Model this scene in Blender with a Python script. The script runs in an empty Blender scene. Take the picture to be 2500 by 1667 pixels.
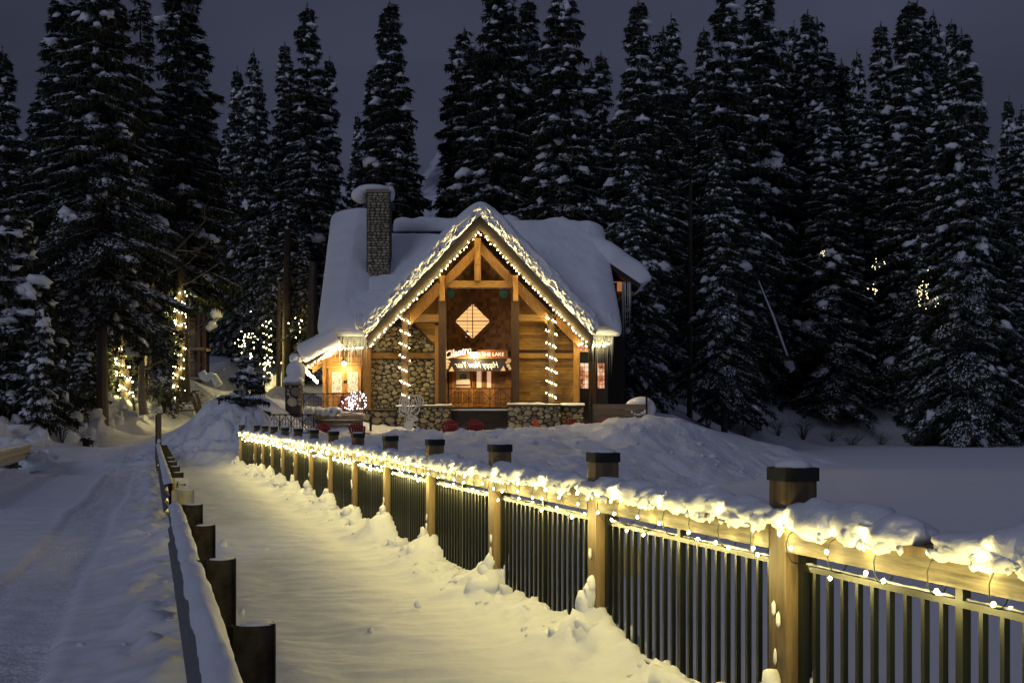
import bpy, bmesh, math, random
import numpy as np
from mathutils import Vector, Matrix
random.seed(7); rng = np.random.default_rng(7)
S = bpy.context.scene
COL = S.collection
F, HZ, CZ = 3000.0, 1018.0, 1.76          # camera geometry of the 2500 px wide frame

# ------------------------------------------------------------------ camera
cam_d = bpy.data.cameras.new('camera'); cam = bpy.data.objects.new('camera', cam_d)
COL.objects.link(cam); S.camera = cam
cam.location = (0, 0, CZ); cam.rotation_euler = (math.radians(90), 0, 0)
cam_d.sensor_width = 36; cam_d.lens = F/2500*36
cam_d.shift_y = (HZ-833.5)/2500
cam_d.clip_end = 3000
# ------------------------------------------------------------------ sky, sun, exposure
W = bpy.data.worlds.new('World'); S.world = W; W.use_nodes = True
nt = W.node_tree; N = nt.nodes; L = nt.links; N.clear()
wo = N.new('ShaderNodeOutputWorld'); bg = N.new('ShaderNodeBackground')
tc = N.new('ShaderNodeTexCoord'); sx = N.new('ShaderNodeSeparateXYZ'); L.new(tc.outputs['Generated'], sx.inputs[0])
cr = N.new('ShaderNodeValToRGB'); L.new(sx.outputs['Z'], cr.inputs[0])
e = cr.color_ramp.elements
e[0].position = 0.0; e[0].color = (.022, .0235, .040, 1)
e[1].position = 1.0; e[1].color = (.080, .086, .135, 1)
m = e.new(.12); m.color = (.030, .033, .055, 1)
m = e.new(.35); m.color = (.047, .051, .083, 1)
mp = N.new('ShaderNodeMapping'); mp.inputs['Scale'].default_value = (1.6, 1.6, 5); L.new(tc.outputs['Generated'], mp.inputs[0])
no = N.new('ShaderNodeTexNoise'); no.inputs['Scale'].default_value = 1.3; no.inputs['Detail'].default_value = 4
L.new(mp.outputs[0], no.inputs[0])
mr = N.new('ShaderNodeMapRange'); mr.inputs['From Min'].default_value = .3; mr.inputs['From Max'].default_value = .7
mr.inputs['To Min'].default_value = .70; mr.inputs['To Max'].default_value = 1.30; L.new(no.outputs[0], mr.inputs[0])
mx = N.new('ShaderNodeVectorMath'); mx.operation = 'SCALE'; L.new(cr.outputs[0], mx.inputs[0]); L.new(mr.outputs[0], mx.inputs['Scale'])
L.new(mx.outputs[0], bg.inputs[0]); bg.inputs[1].default_value = 1.0; L.new(bg.outputs[0], wo.inputs[0])
sd = bpy.data.lights.new('sky_glow_sun', 'SUN'); sun = bpy.data.objects.new('sky_glow_sun', sd); COL.objects.link(sun)
sd.energy = 0.34; sd.angle = math.radians(18); sd.color = (.74, .80, 1.0)
sun.rotation_euler = Vector((.50, .84, -.36)).to_track_quat('-Z', 'Y').to_euler()
vs = S.view_settings; vs.view_transform = 'Standard'; vs.look = 'None'; vs.exposure = 0; vs.gamma = 1
S.render.engine = 'CYCLES'
cy = S.cycles; cy.max_bounces = 5; cy.diffuse_bounces = 3; cy.glossy_bounces = 2; cy.transmission_bounces = 4
cy.caustics_reflective = False; cy.caustics_refractive = False; cy.use_denoising = True
cy.sample_clamp_indirect = 3.0; cy.use_light_tree = True

# ------------------------------------------------------------------ helpers
def P(px, py, D): return ((px-1250)/F*D, D, CZ-(py-HZ)/F*D)
def X(px, D): return (px-1250)/F*D
def Z(py, D): return CZ-(py-HZ)/F*D
SB, CB = math.sin(math.radians(16.4)), math.cos(math.radians(16.4))
def UV(u, v, z=0.0): return (u*CB-v*SB, u*SB+v*CB, z)      # bridge coordinates: u across, v along
def s1(x, y): return (780+x/2.45, 440+y/2.45)
def s4(x, y): return (1060+x/5.6, 740+y/5.6)
def s5(x, y): return (640+x/5.228, 780+y/5.228)

def _hash(ix, iy, iz, seed):
    h = (ix.astype(np.int64)*374761393 + iy.astype(np.int64)*668265263 + iz.astype(np.int64)*2147483647 + seed*1274126177) & 0xffffffff
    h = ((h ^ (h >> 13))*1274126177) & 0xffffffff
    h = ((h ^ (h >> 16))*2246822519) & 0xffffffff
    return ((h ^ (h >> 15)) & 0xffffff)/float(0xffffff)
def vn(x, y, z=None, seed=0):
    x = np.asarray(x, float); y = np.asarray(y, float); z = np.zeros_like(x) if z is None else np.asarray(z, float)
    ix, iy, iz = np.floor(x), np.floor(y), np.floor(z); fx, fy, fz = x-ix, y-iy, z-iz
    fx = fx*fx*(3-2*fx); fy = fy*fy*(3-2*fy); fz = fz*fz*(3-2*fz)
    r = 0
    for a in (0, 1):
        for b in (0, 1):
            for c in (0, 1):
                r = r + (fx if a else 1-fx)*(fy if b else 1-fy)*(fz if c else 1-fz)*_hash(ix+a, iy+b, iz+c, seed)
    return r*2-1
def fbm(x, y, z=None, o=4, seed=0, g=.5):
    r = 0; a = 1.0; f = 1.0
    for k in range(o):
        r = r + a*vn(np.asarray(x)*f, np.asarray(y)*f, None if z is None else np.asarray(z)*f, seed+k); a *= g; f *= 2.03
    return r
def sm(a, b, x):
    t = np.clip((x-a)/(b-a), 0, 1); return t*t*(3-2*t)

def tag(o, label=None, cat=None, group=None, kind=None):
    if label: o['label'] = label
    if cat: o['category'] = cat
    if group: o['group'] = group
    if kind: o['kind'] = kind
    return o
def link(o, parent=None):
    COL.objects.link(o)
    if parent is not None:
        o.parent = parent
        w = parent.location.copy(); q = parent
        m = mat_world(parent); o.matrix_parent_inverse = m.inverted()
    return o
_mw = {}
def mat_world(o):
    m = Matrix.LocRotScale(o.location, o.rotation_euler, o.scale)
    if o.parent is not None: m = mat_world(o.parent) @ o.matrix_parent_inverse @ m
    return m
def thing(name, loc, label, cat, group=None, rz=0):
    o = bpy.data.objects.new(name, None); o.empty_display_size = .3
    o.location = loc; o.rotation_euler = (0, 0, rz); COL.objects.link(o)
    return tag(o, label, cat, group)
def np_mesh(name, V, Fc, mat=None, smooth=False, k=None):
    me = bpy.data.meshes.new(name)
    V = np.asarray(V, np.float32); Fc = np.asarray(Fc, np.int32)
    n, k = Fc.shape
    me.vertices.add(len(V)); me.vertices.foreach_set('co', V.ravel())
    me.loops.add(n*k); me.loops.foreach_set('vertex_index', Fc.ravel())
    me.polygons.add(n); me.polygons.foreach_set('loop_start', np.arange(0, n*k, k, dtype=np.int32))
    me.polygons.foreach_set('loop_total', np.full(n, k, np.int32))
    if smooth: me.polygons.foreach_set('use_smooth', np.ones(n, bool))
    me.update(calc_edges=True)
    if mat: me.materials.append(mat)
    return me
def obj(name, me, parent=None, loc=(0, 0, 0), rot=(0, 0, 0), scale=(1, 1, 1)):
    o = bpy.data.objects.new(name, me); o.location = loc; o.rotation_euler = rot; o.scale = scale
    return link(o, parent)
class MB:
    def __init__(s): s.v = []; s.f = []
    def add(s, vs, fs):
        b = len(s.v); s.v += [tuple(p) for p in vs]; s.f += [tuple(i+b for i in f) for f in fs]; return s
    def box(s, x0, x1, y0, y1, z0, z1):
        if x0 > x1: x0, x1 = x1, x0
        if z0 > z1: z0, z1 = z1, z0
        return s.add([(x, y, z) for z in (z0, z1) for y in (y0, y1) for x in (x0, x1)],
                     [(0, 2, 3, 1), (4, 5, 7, 6), (0, 1, 5, 4), (2, 6, 7, 3), (0, 4, 6, 2), (1, 3, 7, 5)])
    def uvbox(s, u0, u1, v0, v1, z0, z1):
        return s.add([UV(u, v, z) for z in (z0, z1) for v in (v0, v1) for u in (u0, u1)],
                     [(0, 2, 3, 1), (4, 5, 7, 6), (0, 1, 5, 4), (2, 6, 7, 3), (0, 4, 6, 2), (1, 3, 7, 5)])
    def prism(s, pts, y0, y1):           # polygon in XZ, extruded along Y
        n = len(pts); vs = [(p[0], y0, p[1]) for p in pts]+[(p[0], y1, p[1]) for p in pts]
        fs = [tuple(range(n)), tuple(range(2*n-1, n-1, -1))]+[(i, i+n, (i+1) % n+n, (i+1) % n) for i in range(n)]
        return s.add(vs, fs)
    def beam(s, p, q, w, h, up=(0, 0, 1)):
        p, q = Vector(p), Vector(q); d = (q-p).normalized(); r = d.cross(Vector(up)).normalized(); u = r.cross(d)
        vs = [c+r*a*w/2+u*b*h/2 for c in (p, q) for a, b in ((-1, -1), (1, -1), (1, 1), (-1, 1))]
        return s.add(vs, [(0, 1, 2, 3), (7, 6, 5, 4), (0, 4, 5, 1), (1, 5, 6, 2), (2, 6, 7, 3), (3, 7, 4, 0)])
    def tube(s, pts, rad, n=6, cap=True):
        pts = [Vector(p) for p in pts]; m = len(pts)
        if not hasattr(rad, '__len__'): rad = [rad]*m
        vs = []
        for i, p in enumerate(pts):
            d = (pts[min(i+1, m-1)]-pts[max(i-1, 0)]).normalized()
            a = d.cross(Vector((0, 0, 1)) if abs(d.z) < .9 else Vector((1, 0, 0))).normalized(); b = d.cross(a)
            vs += [p+(a*math.cos(t)+b*math.sin(t))*rad[i] for t in [2*math.pi*k/n for k in range(n)]]
        fs = [(i*n+k, i*n+(k+1) % n, (i+1)*n+(k+1) % n, (i+1)*n+k) for i in range(m-1) for k in range(n)]
        if cap: fs += [tuple(range(n-1, -1, -1)), tuple(range((m-1)*n, m*n))]
        return s.add(vs, fs)
    def cone(s, p, r, h, n=5):
        b = Vector(p)
        vs = [b+Vector((math.cos(2*math.pi*k/n)*r, math.sin(2*math.pi*k/n)*r, 0)) for k in range(n)]+[b+Vector((random.uniform(-.01,.01), 0, -h))]
        return s.add(vs, [(k, n, (k+1) % n) for k in range(n)]+[tuple(range(n))])
    def blob(s, p, rx, ry, rz, seed=0, amp=.25, fr=1.6, rot=0, sub=2, tilt=0):
        v, f = ICO[sub]; w = v.copy()
        d = 1+amp*fbm(v[:, 0]*fr+seed*3.1, v[:, 1]*fr+seed*7.7, v[:, 2]*fr, 3, seed)
        w = v*d[:, None]*np.array([rx, ry, rz])
        ct, st = math.cos(tilt), math.sin(tilt); w = np.stack([w[:, 0]*ct+w[:, 2]*st, w[:, 1], -w[:, 0]*st+w[:, 2]*ct], 1)
        c, t = math.cos(rot), math.sin(rot); w = np.stack([w[:, 0]*c-w[:, 1]*t, w[:, 0]*t+w[:, 1]*c, w[:, 2]], 1)+np.array(p)
        return s.add(w.tolist(), f.tolist())
    def mesh(s, name, mat=None, smooth=False):
        me = bpy.data.meshes.new(name); me.from_pydata([tuple(p) for p in s.v], [], s.f)
        if smooth: me.polygons.foreach_set('use_smooth', [True]*len(me.polygons))
        if mat: me.materials.append(mat)
        me.update(); return me
    def build(s, name, mat=None, parent=None, smooth=False, kind=None, **k):
        o = obj(name, s.mesh(name, mat, smooth), parent)
        return tag(o, kind=kind, **k)
ICO = {}
for sub in (1, 2, 3):
    bm = bmesh.new(); bmesh.ops.create_icosphere(bm, subdivisions=sub, radius=1); bm.verts.ensure_lookup_table()
    ICO[sub] = (np.array([v.co[:] for v in bm.verts]), np.array([[v.index for v in f.verts] for f in bm.faces])); bm.free()
def grid_mesh(name, Pts, mat, smooth=True):      # Pts: (n, m, 3)
    n, m, _ = Pts.shape; i = np.arange(n*m).reshape(n, m)
    Fc = np.stack([i[:-1, :-1], i[1:, :-1], i[1:, 1:], i[:-1, 1:]], -1).reshape(-1, 4)
    return np_mesh(name, Pts.reshape(-1, 3), Fc, mat, smooth)

# ------------------------------------------------------------------ materials
def newmat(name):
    m = bpy.data.materials.new(name); m.use_nodes = True; n = m.node_tree.nodes
    return m, n, m.node_tree.links, n['Principled BSDF']
def coords(n, l, scale, kind='Object'):
    t = n.new('ShaderNodeTexCoord'); mp = n.new('ShaderNodeMapping'); mp.inputs['Scale'].default_value = scale
    l.new(t.outputs[kind], mp.inputs[0]); return mp.outputs[0]
def noise(n, l, vec, sc, det=4, rough=.55):
    t = n.new('ShaderNodeTexNoise'); t.inputs['Scale'].default_value = sc; t.inputs['Detail'].default_value = det
    t.inputs['Roughness'].default_value = rough
    if vec is not None: l.new(vec, t.inputs[0])
    return t.outputs[0]
def ramp(n, l, f, stops):
    r = n.new('ShaderNodeValToRGB'); l.new(f, r.inputs[0]); e = r.color_ramp.elements
    e[0].position, e[0].color = stops[0][0], (*stops[0][1], 1); e[1].position, e[1].color = stops[-1][0], (*stops[-1][1], 1)
    for p, c in stops[1:-1]:
        q = e.new(p); q.color = (*c, 1)
    return r.outputs[0]
def bump(n, l, h, bs, strength=.4, dist=.02):
    b = n.new('ShaderNodeBump'); b.inputs['Strength'].default_value = strength; b.inputs['Distance'].default_value = dist
    l.new(h, b.inputs['Height']); l.new(b.outputs[0], bs.inputs['Normal']); return b
def math_(n, l, op, a, b=None):
    t = n.new('ShaderNodeMath'); t.operation = op
    for i, v in enumerate((a, b)):
        if v is None: continue
        if isinstance(v, (int, float)): t.inputs[i].default_value = v
        else: l.new(v, t.inputs[i])
    return t.outputs[0]
def snow_mat(name, col=(.82, .85, .90), fine=22, dist=.03, stretch=(1, 1, 1), dirt_sparkle=False):
    m, n, l, bs = newmat(name)
    v = coords(n, l, stretch); a = noise(n, l, v, fine, 5, .6); b = noise(n, l, v, fine*.16, 4)
    h = math_(n, l, 'ADD', math_(n, l, 'MULTIPLY', a, .35), b)
    bump(n, l, h, bs, .7, dist)
    c = ramp(n, l, b, [(.3, tuple(x*.93 for x in col)), (.7, col)])
    if dirt_sparkle:
        at = n.new('ShaderNodeAttribute'); at.attribute_name = 'dirt_sparkle'
        mxn = n.new('ShaderNodeMix'); mxn.data_type = 'RGBA'; l.new(at.outputs['Fac'], mxn.inputs[0])
        l.new(c, mxn.inputs[6])
        g = noise(n, l, coords(n, l, (1, 1, 1)), 38, 6, .8)
        l.new(ramp(n, l, g, [(.40, (.36, .36, .40)), (.56, (.96, .96, .96))]), mxn.inputs[7]); c = mxn.outputs[2]  # dirty packed snow in the dark specks; icy sparkle painted as pale ones
    l.new(c, bs.inputs['Base Color']); bs.inputs['Roughness'].default_value = .62
    bs.inputs['Specular IOR Level'].default_value = .25
    return m
def rnd(n, l):
    oi = n.new('ShaderNodeObjectInfo'); g = n.new('ShaderNodeNewGeometry')
    return math_(n, l, 'FRACT', math_(n, l, 'ADD', oi.outputs['Random'], g.outputs['Random Per Island']))
def wood_mat(name, dark, light, grain=(1, 1, 14), rough=.6, var=.35, dist=.01, weather=None):
    m, n, l, bs = newmat(name)
    v = coords(n, l, grain)
    a = noise(n, l, v, 2.2, 6, .65); r = rnd(n, l)
    f = math_(n, l, 'ADD', math_(n, l, 'MULTIPLY', a, 1.0), math_(n, l, 'MULTIPLY', math_(n, l, 'SUBTRACT', r, .5), var))
    c = ramp(n, l, f, [(.28, dark), (.5, tuple((p+q)/2 for p, q in zip(dark, light))), (.72, light)])
    if weather:
        w = noise(n, l, coords(n, l, (1, 1, 1)), .8, 4, .6)
        mxn = n.new('ShaderNodeMix'); mxn.data_type = 'RGBA'
        l.new(ramp(n, l, w, [(.5, (0, 0, 0)), (.72, (1, 1, 1))]), mxn.inputs[0]); l.new(c, mxn.inputs[6]); mxn.inputs[7].default_value = (*weather, 1); c = mxn.outputs[2]
    l.new(c, bs.inputs['Base Color']); bs.inputs['Roughness'].default_value = rough
    bump(n, l, a, bs, .5, dist); return m
def plain(name, col, rough=.5, metal=0.0, var=.25, sc=6):
    m, n, l, bs = newmat(name)
    a = noise(n, l, coords(n, l, (1, 1, 1)), sc, 5, .6)
    l.new(ramp(n, l, a, [(.3, tuple(x*(1-var) for x in col)), (.7, tuple(min(1, x*(1+var)) for x in col))]), bs.inputs['Base Color'])
    bs.inputs['Roughness'].default_value = rough; bs.inputs['Metallic'].default_value = metal
    bump(n, l, a, bs, .15, .01); return m
def emit(name, col, st, sampling=True):
    m, n, l, bs = newmat(name); bs.inputs['Base Color'].default_value = (*col, 1)
    bs.inputs['Emission Color'].default_value = (*col, 1); bs.inputs['Emission Strength'].default_value = st
    if not sampling: m.cycles.emission_sampling = 'NONE'
    return m
M = {}
M['snow'] = snow_mat('snow')
M['snow_near'] = snow_mat('snow_near', fine=26, dist=.02, stretch=(.45, 1.0, 1), dirt_sparkle=True)
M['snow_bank'] = snow_mat('snow_bank', fine=8, dist=.22, dirt_sparkle=True)
M['snow_lake'] = snow_mat('snow_lake', fine=3, dist=.14, stretch=(.10, .42, 1))
M['snow_roof'] = snow_mat('snow_roof', fine=5, dist=.06, stretch=(.6, 1.2, 1.6))
M['snow_tree'] = snow_mat('snow_tree', col=(.84, .87, .93), fine=5, dist=.12)
M['ice'] = plain('ice', (.85, .88, .85), .25, 0, .05)
M['cedar_h'] = wood_mat('cedar_h', (.12, .060, .012), (.46, .25, .048), (1.2, 1, 16), weather=(.10, .05, .02))
M['cedar_v'] = wood_mat('cedar_v', (.13, .062, .015), (.42, .215, .048), (14, 4, 1.2))
M['shingle'] = wood_mat('shingle', (.14, .07, .022), (.34, .18, .06), (16, 1, 2), var=.6)
M['beam_dark'] = wood_mat('beam_dark', (.028, .015, .007), (.10, .05, .02), (10, 10, 1))
M['fascia'] = wood_mat('fascia', (.006, .004, .003), (.020, .012, .007), (4, 1, 4))
M['door_wood'] = wood_mat('door_wood', (.26, .11, .025), (.56, .29, .08), (12, 2, 1.0), rough=.4)
M['dark_wall'] = wood_mat('dark_wall', (.012, .009, .008), (.03, .02, .015), (2, 1, 10))
M['grey_board'] = wood_mat('grey_board', (.10, .075, .045), (.30, .23, .14), (1.5, 1, 14))
M['post_wood'] = wood_mat('post_wood', (.075, .052, .025), (.27, .19, .09), (9, 9, .9), dist=.004, rough=.7)
M['rail_wood'] = wood_mat('rail_wood', (.07, .06, .035), (.34, .29, .19), (2, 1.2, 18), dist=.003, rough=.7)
M['black_metal'] = plain('black_metal', (.018, .022, .018), .42, .3, .3)
M['green_metal'] = plain('green_metal', (.014, .017, .013), .42, .4, .3)
M['galv'] = plain('galv', (.15, .15, .15), .45, .6, .25, 9)
M['rust_post'] = plain('rust_post', (.055, .046, .030), .65, .4, .6, 13)
M['iron'] = plain('iron', (.05, .025, .02), .55, .5, .3)
M['red'] = plain('red', (.22, .012, .016), .5, 0, .2)
M['red_bright'] = plain('red_bright', (.48, .045, .02), .5, 0, .2)
M['white_sheet'] = plain('white_sheet', (.80, .78, .70), .5, 0, .04)
M['mortar'] = plain('mortar', (.05, .042, .03), .9, 0, .3, 12)
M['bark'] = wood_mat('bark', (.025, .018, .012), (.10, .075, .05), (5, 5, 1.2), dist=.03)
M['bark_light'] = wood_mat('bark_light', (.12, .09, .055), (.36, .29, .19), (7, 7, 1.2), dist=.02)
M['cord'] = plain('cord', (.008, .022, .012), .6)
M['bulb'] = emit('bulb', (1.0, .80, .42), 60, False)
M['bulb_white'] = emit('bulb_white', (.95, .85, 1.0), 9, False)
M['bulb_dim'] = emit('bulb_dim', (1.0, .82, .40), 7, False)
M['lamp'] = emit('lamp', (1.0, .78, .42), 60, False)
M['interior'] = emit('interior', (1.0, .55, .22), .9)
m, n, l, bs = newmat('stone')
r = rnd(n, l)
c = ramp(n, l, r, [(0, (.20, .17, .10)), (.2, (.46, .41, .26)), (.45, (.28, .26, .18)), (.62, (.55, .48, .30)), (.8, (.36, .28, .16)), (1, (.15, .14, .11))])
a = noise(n, l, coords(n, l, (1, 1, 1)), 12, 5)
mm = n.new('ShaderNodeMix'); mm.data_type = 'RGBA'; mm.blend_type = 'MULTIPLY'; mm.inputs[0].default_value = .5
l.new(c, mm.inputs[6]); l.new(ramp(n, l, a, [(.3, (.55, .55, .55)), (.7, (1.2, 1.2, 1.2))]), mm.inputs[7])
l.new(mm.outputs[2], bs.inputs['Base Color']); bs.inputs['Roughness'].default_value = .7; bump(n, l, a, bs, .4, .02); M['stone'] = m
m, n, l, bs = newmat('needles')
r = rnd(n, l)
l.new(ramp(n, l, r, [(0, (.020, .028, .022)), (.5, (.045, .056, .040)), (.85, (.075, .088, .060)), (1, (.09, .085, .05))]), bs.inputs['Base Color'])
bs.inputs['Roughness'].default_value = .8; bs.inputs['Specular IOR Level'].default_value = .1; M['needles'] = m

# ------------------------------------------------------------------ the lie of the land
cp = [  # px, py, D  : points of the ground surface measured along the photograph
 (300,1100,50),(200,1105,55),(300,1070,62),(400,1045,68),(520,1030,74),(480,1060,62),(480,1108,50),(560,1018,84),(590,1000,92),
 (100,1040,58),(200,1000,63),(320,985,69),(250,1040,60),(0,1000,62),(60,1075,50),(-100,1060,52),(-300,1000,70),(60,1130,46),
 (450,925,84),(400,985,76),(520,975,84),(640,870,98),(560,880,98),(700,900,88),(715,985,60),(650,930,90),(700,955,72),
 (600,990,49),(560,1012,48),(585,1022,46.5),(640,1012,49),(545,1035,46.5),(530,1060,46),(505,1085,46),(560,1075,44),(628,1056,47.5),(660,1064,50),(700,1062,51.5),(760,1062,52.5),(820,1060,53),(690,1000,57),(650,985,56),
 (780,1052,57.5),(850,1050,58),(1000,1052,59),(1200,1052,59),(1400,1052,59),(1500,1050,60),(1300,1052,66),(1000,1052,70),
 (880,1060,47),(1000,1042,49),(1100,1037,51),(1192,1034,52),(1300,1032,52),(1380,1035,52),(1440,1046,52),(1485,1034,52),(1530,1027,52),(1590,1025,53),(1630,1014,54),(1665,1017,55),
 (1700,1042,56),(1770,1075,57),(1850,1125,60),(640,1090,43),(462,1103,45),(430,1088,48),(455,1067,53),(478,1052,60),(500,1041,66),(470,1080,50),
 (700,1150,36),(850,1185,34.5),(1000,1215,34),(1200,1222,35.5),(1400,1205,38),(1550,1190,41),(1700,1165,47),(1820,1150,53),
 (1620,1000,72),(1680,1045,74),(1750,1060,80),(1900,1085,100),(1800,1085,90),(2000,1078,112),(2200,1078,118),(2500,1078,120),(2800,1078,122),
 (1640,980,92),(1640,930,110),(1950,1010,116),(1990,960,128),(2100,985,126),(2200,1020,122),(2300,1040,122),(2480,990,135),(2700,960,140),
 (1250,960,110),(900,930,110),(1250,900,150),(300,880,110),(0,860,110),(-400,850,120),(700,820,130),(1700,870,160),(2300,900,160),(2700,880,170),(300,780,160),(-500,750,170)]
C = np.array([[X(a, d), d, Z(b, d)] for a, b, d in cp])
ex = [(-21,44,-.2),(-24,30,-1.6),(-16.5,36,-1.6),(4,30,-2.2),(10,34,-2.2),(-4,24,-2.2),(18,46,-2.2),(26,66,-1.8),(34,92,-1.6),(60,105,-1.8),(-7,32,-2.0)]
C = np.vstack([C, np.array(ex)])
def _k(d): return np.sqrt(d*d+1.0)
A = _k(np.linalg.norm(C[:, None, :2]-C[None, :, :2], axis=2))
n_ = len(C); A2 = np.zeros((n_+1, n_+1)); A2[:n_, :n_] = A; A2[:n_, n_] = 1; A2[n_, :n_] = 1
Wt = np.linalg.solve(A2+np.diag([-.05]*n_+[0]), np.append(C[:, 2], 0))
def base_h(x, y):
    x = np.asarray(x, float); y = np.asarray(y, float); sh = x.shape; x = x.ravel(); y = y.ravel(); out = np.empty(len(x))
    for i in range(0, len(x), 20000):
        d = np.sqrt((x[i:i+20000, None]-C[None, :, 0])**2+(y[i:i+20000, None]-C[None, :, 1])**2)
        out[i:i+20000] = _k(d) @ Wt[:-1]+Wt[-1]
    return out.reshape(sh)
FENCE_U, RAIL_U, LEFT_U, POST0, SPACE = 3.26, .29, -4.15, 5.816, 2.84
def land(x, y):
    x = np.asarray(x, float); y = np.asarray(y, float)
    h = base_h(x, y)
    u = x*CB+y*SB; v = -x*SB+y*CB
    # the road strip: flat bridge deck that runs into the land
    cen = np.where(v < 50, -1.9, -1.9+np.maximum(v-50, 0)**1.45*.055)
    onroad = (1-sm(1.7, 3.2, np.abs(u-cen)))*(1-sm(80, 92, v))
    rough = 1-.93*onroad
    lk = sm(-1.7, -.7, h)
    chunk = np.abs(fbm(x*.75, y*.75, None, 4, 5))
    bank = np.exp(-((np.abs(u-cen)-4.2)/1.5)**2)*sm(46, 52, v)*(1-sm(78, 90, v))*(x < -4)
    front = (1-sm(60, 72, y))*sm(-13, -9, x)
    h = h+lk*rough*(1-.72*front)*(.30*fbm(x*.22, y*.22, None, 3, 2))+lk*rough*(.10*fbm(x*.9, y*.9, None, 4, 3)-.22*np.abs(fbm(x*.6+y*.25, y*.5, None, 4, 13))*front+.05*fbm(x*2.6, y*2.6, None, 3, 14)*front)
    h = h-.22*np.exp(-((y-52)/5.5)**2)*sm(-8.5, -6, x)*(1-sm(6.4, 8.6, x))
    heap = np.exp(-((x+11.5)/4)**2-((y-47.5)/5)**2)
    h = h+heap*(.55*np.abs(fbm(x*1.3, y*1.3, None, 4, 15))-.15)
    h = h+bank*(.75*chunk+.22*fbm(x*2.2, y*2.2, None, 3, 9))
    return h
def deck(u, v):
    h = .02*fbm(u*1.1, v*1.1, None, 3, 21)+.017*fbm(u*1.9+.6*fbm(u, v, None, 2, 29), v*8.5, None, 3, 24)+.004*fbm(u*9, v*20, None, 2, 27)
    w = sm(.6, .9, u)
    h = h+w*.02
    # drift against the railing: heaps at the posts, lumpy between
    kk = np.abs(((v-POST0)/SPACE+.5) % 1-.5)*SPACE
    h = h+sm(2.5, 3.22, u)*(.07+.09*fbm(u*2.5, v*1.6, None, 4, 31)+.20*np.exp(-(kk/.36)**2)+.07*np.abs(fbm(u*6, v*6, None, 3, 32)))*(1-.45*sm(3.24, 3.36, u))
    # windrow by the guardrail, road side
    h = h+(sm(-.75, .12, u)*(1-sm(.35, .75, u)))*(.10+.12*np.abs(fbm(u*2.2, v*1.3, None, 4, 41)))*sm(4, 9, v)
    h = h+sm(.55, .75, u)*(1-sm(.8, 1.3, u))*(.03+.02*fbm(u*3, v*3, None, 3, 45))
    h = h+(1-sm(-4.0, -3.2, u))*(.12+.16*np.abs(fbm(u*1.6, v*1.6, None, 4, 43)))
    tr = track(u, v)
    h = h-.055*tr+.020*tr*fbm(u*7, v*9, None, 3, 51)+.02*np.clip(track(u+.16, v)-tr, 0, 1)+.02*np.clip(track(u-.16, v)-tr, 0, 1)
    h = h-.008*np.cos((u+.2)*9)*tr+.010*tr*fbm(u*9, v*.5, None, 3, 57)
    return h
def track(u, v):
    wob = .10*np.sin(v*.13)+.05*fbm(v*.25, v*0, None, 2, 61)
    a = sm(-1.42, -1.32, u+wob)*(1-sm(-.62, -.55, u+wob))
    b = sm(-3.45, -3.3, u+wob)*(1-sm(-2.75, -2.62, u+wob))
    return np.clip(a*(1-.35*sm(9, 12, v)*(1-sm(20, 30, v)))+b*.8, 0, 1)

# ------------------------------------------------------------------ ground
def deck_land(u, v):
    x = u*CB-v*SB; y = u*SB+v*CB
    w = sm(39, 46.5, v)
    return deck(u, v)*(1-w)+land(x, y)*w if np.any(w > 0) else deck(u, v)
us = np.concatenate([np.arange(-4.35, 3.4, .05), [3.41]])
vs_ = [-3.0]
while vs_[-1] < 48: vs_.append(vs_[-1]+(.05 if vs_[-1] < 14 else .05+.0035*(vs_[-1]-14)))
vs_ = np.array(vs_); UU, VV = np.meshgrid(us, vs_, indexing='ij')
H = deck_land(UU, VV)
H[-1, :] = np.where(vs_ < 42, -.45, H[-1, :]); H[0, :] = np.where(vs_ < 45, -.45, H[0, :])
xx = UU*CB-VV*SB; yy = UU*SB+VV*CB
g = grid_mesh('snowy_road', np.stack([xx, yy, H], -1), M['snow_near'])
at = g.attributes.new('dirt_sparkle', 'FLOAT', 'POINT'); at.data.foreach_set('value', (track(UU, VV)*(1-sm(42, 46, VV))*np.clip(.55+.45*sm(-.2, .5, fbm(UU*1.5, VV*.35, None, 3, 71)), 0, 1)+(np.exp(-((UU+1.9+1.15)/.42)**4)+np.exp(-((UU+1.9-.9)/.42)**4))*sm(42, 46, VV)*.8).ravel())
tag(obj('snowy_road', g), kind='structure')
def patch(name, x0, x1, y0, y1, st, inner=None):
    gx, gy = np.meshgrid(np.arange(x0, x1, st), np.arange(y0, y1, st), indexing='ij')
    h = land(gx, gy); u = gx*CB+gy*SB; v = -gx*SB+gy*CB
    ins = (u > -4.6) & (u < 3.6)
    h = np.where(ins & (v < 40), np.minimum(h, -.7), h)
    h = np.where(ins & (v >= 40) & (v < 47.9), h-.03-.55*(1-sm(44, 47.6, v)), h)
    if inner:
        a, b, c, d = inner; h = np.where((gx > a) & (gx < b) & (gy > c) & (gy < d), h-.25, h)
    g = grid_mesh(name, np.stack([gx, gy, h], -1), M['snow_bank']); cen = np.where(v < 50, -1.9, -1.9+np.maximum(v-50, 0)**1.45*.055)
    tk = (np.exp(-((u-cen+1.15)/.42)**4)+np.exp(-((u-cen-.9)/.42)**4))*sm(43, 46, v)*(1-sm(84, 92, v))*.8
    at = g.attributes.new('dirt_sparkle', 'FLOAT', 'POINT'); at.data.foreach_set('value', tk.ravel()); tag(obj(name, g), kind='structure')
patch('snow_bank', -32, 22, 24, 70, .17)
patch('hillside', -170, 200, 22, 330, 1.3, (-30.4, 20.4, 26, 68.2))
b = MB().box(-400, 400, -60, 700, -1.3, -.8); b.build('frozen_lake', M['snow_lake'], kind='structure')
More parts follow.
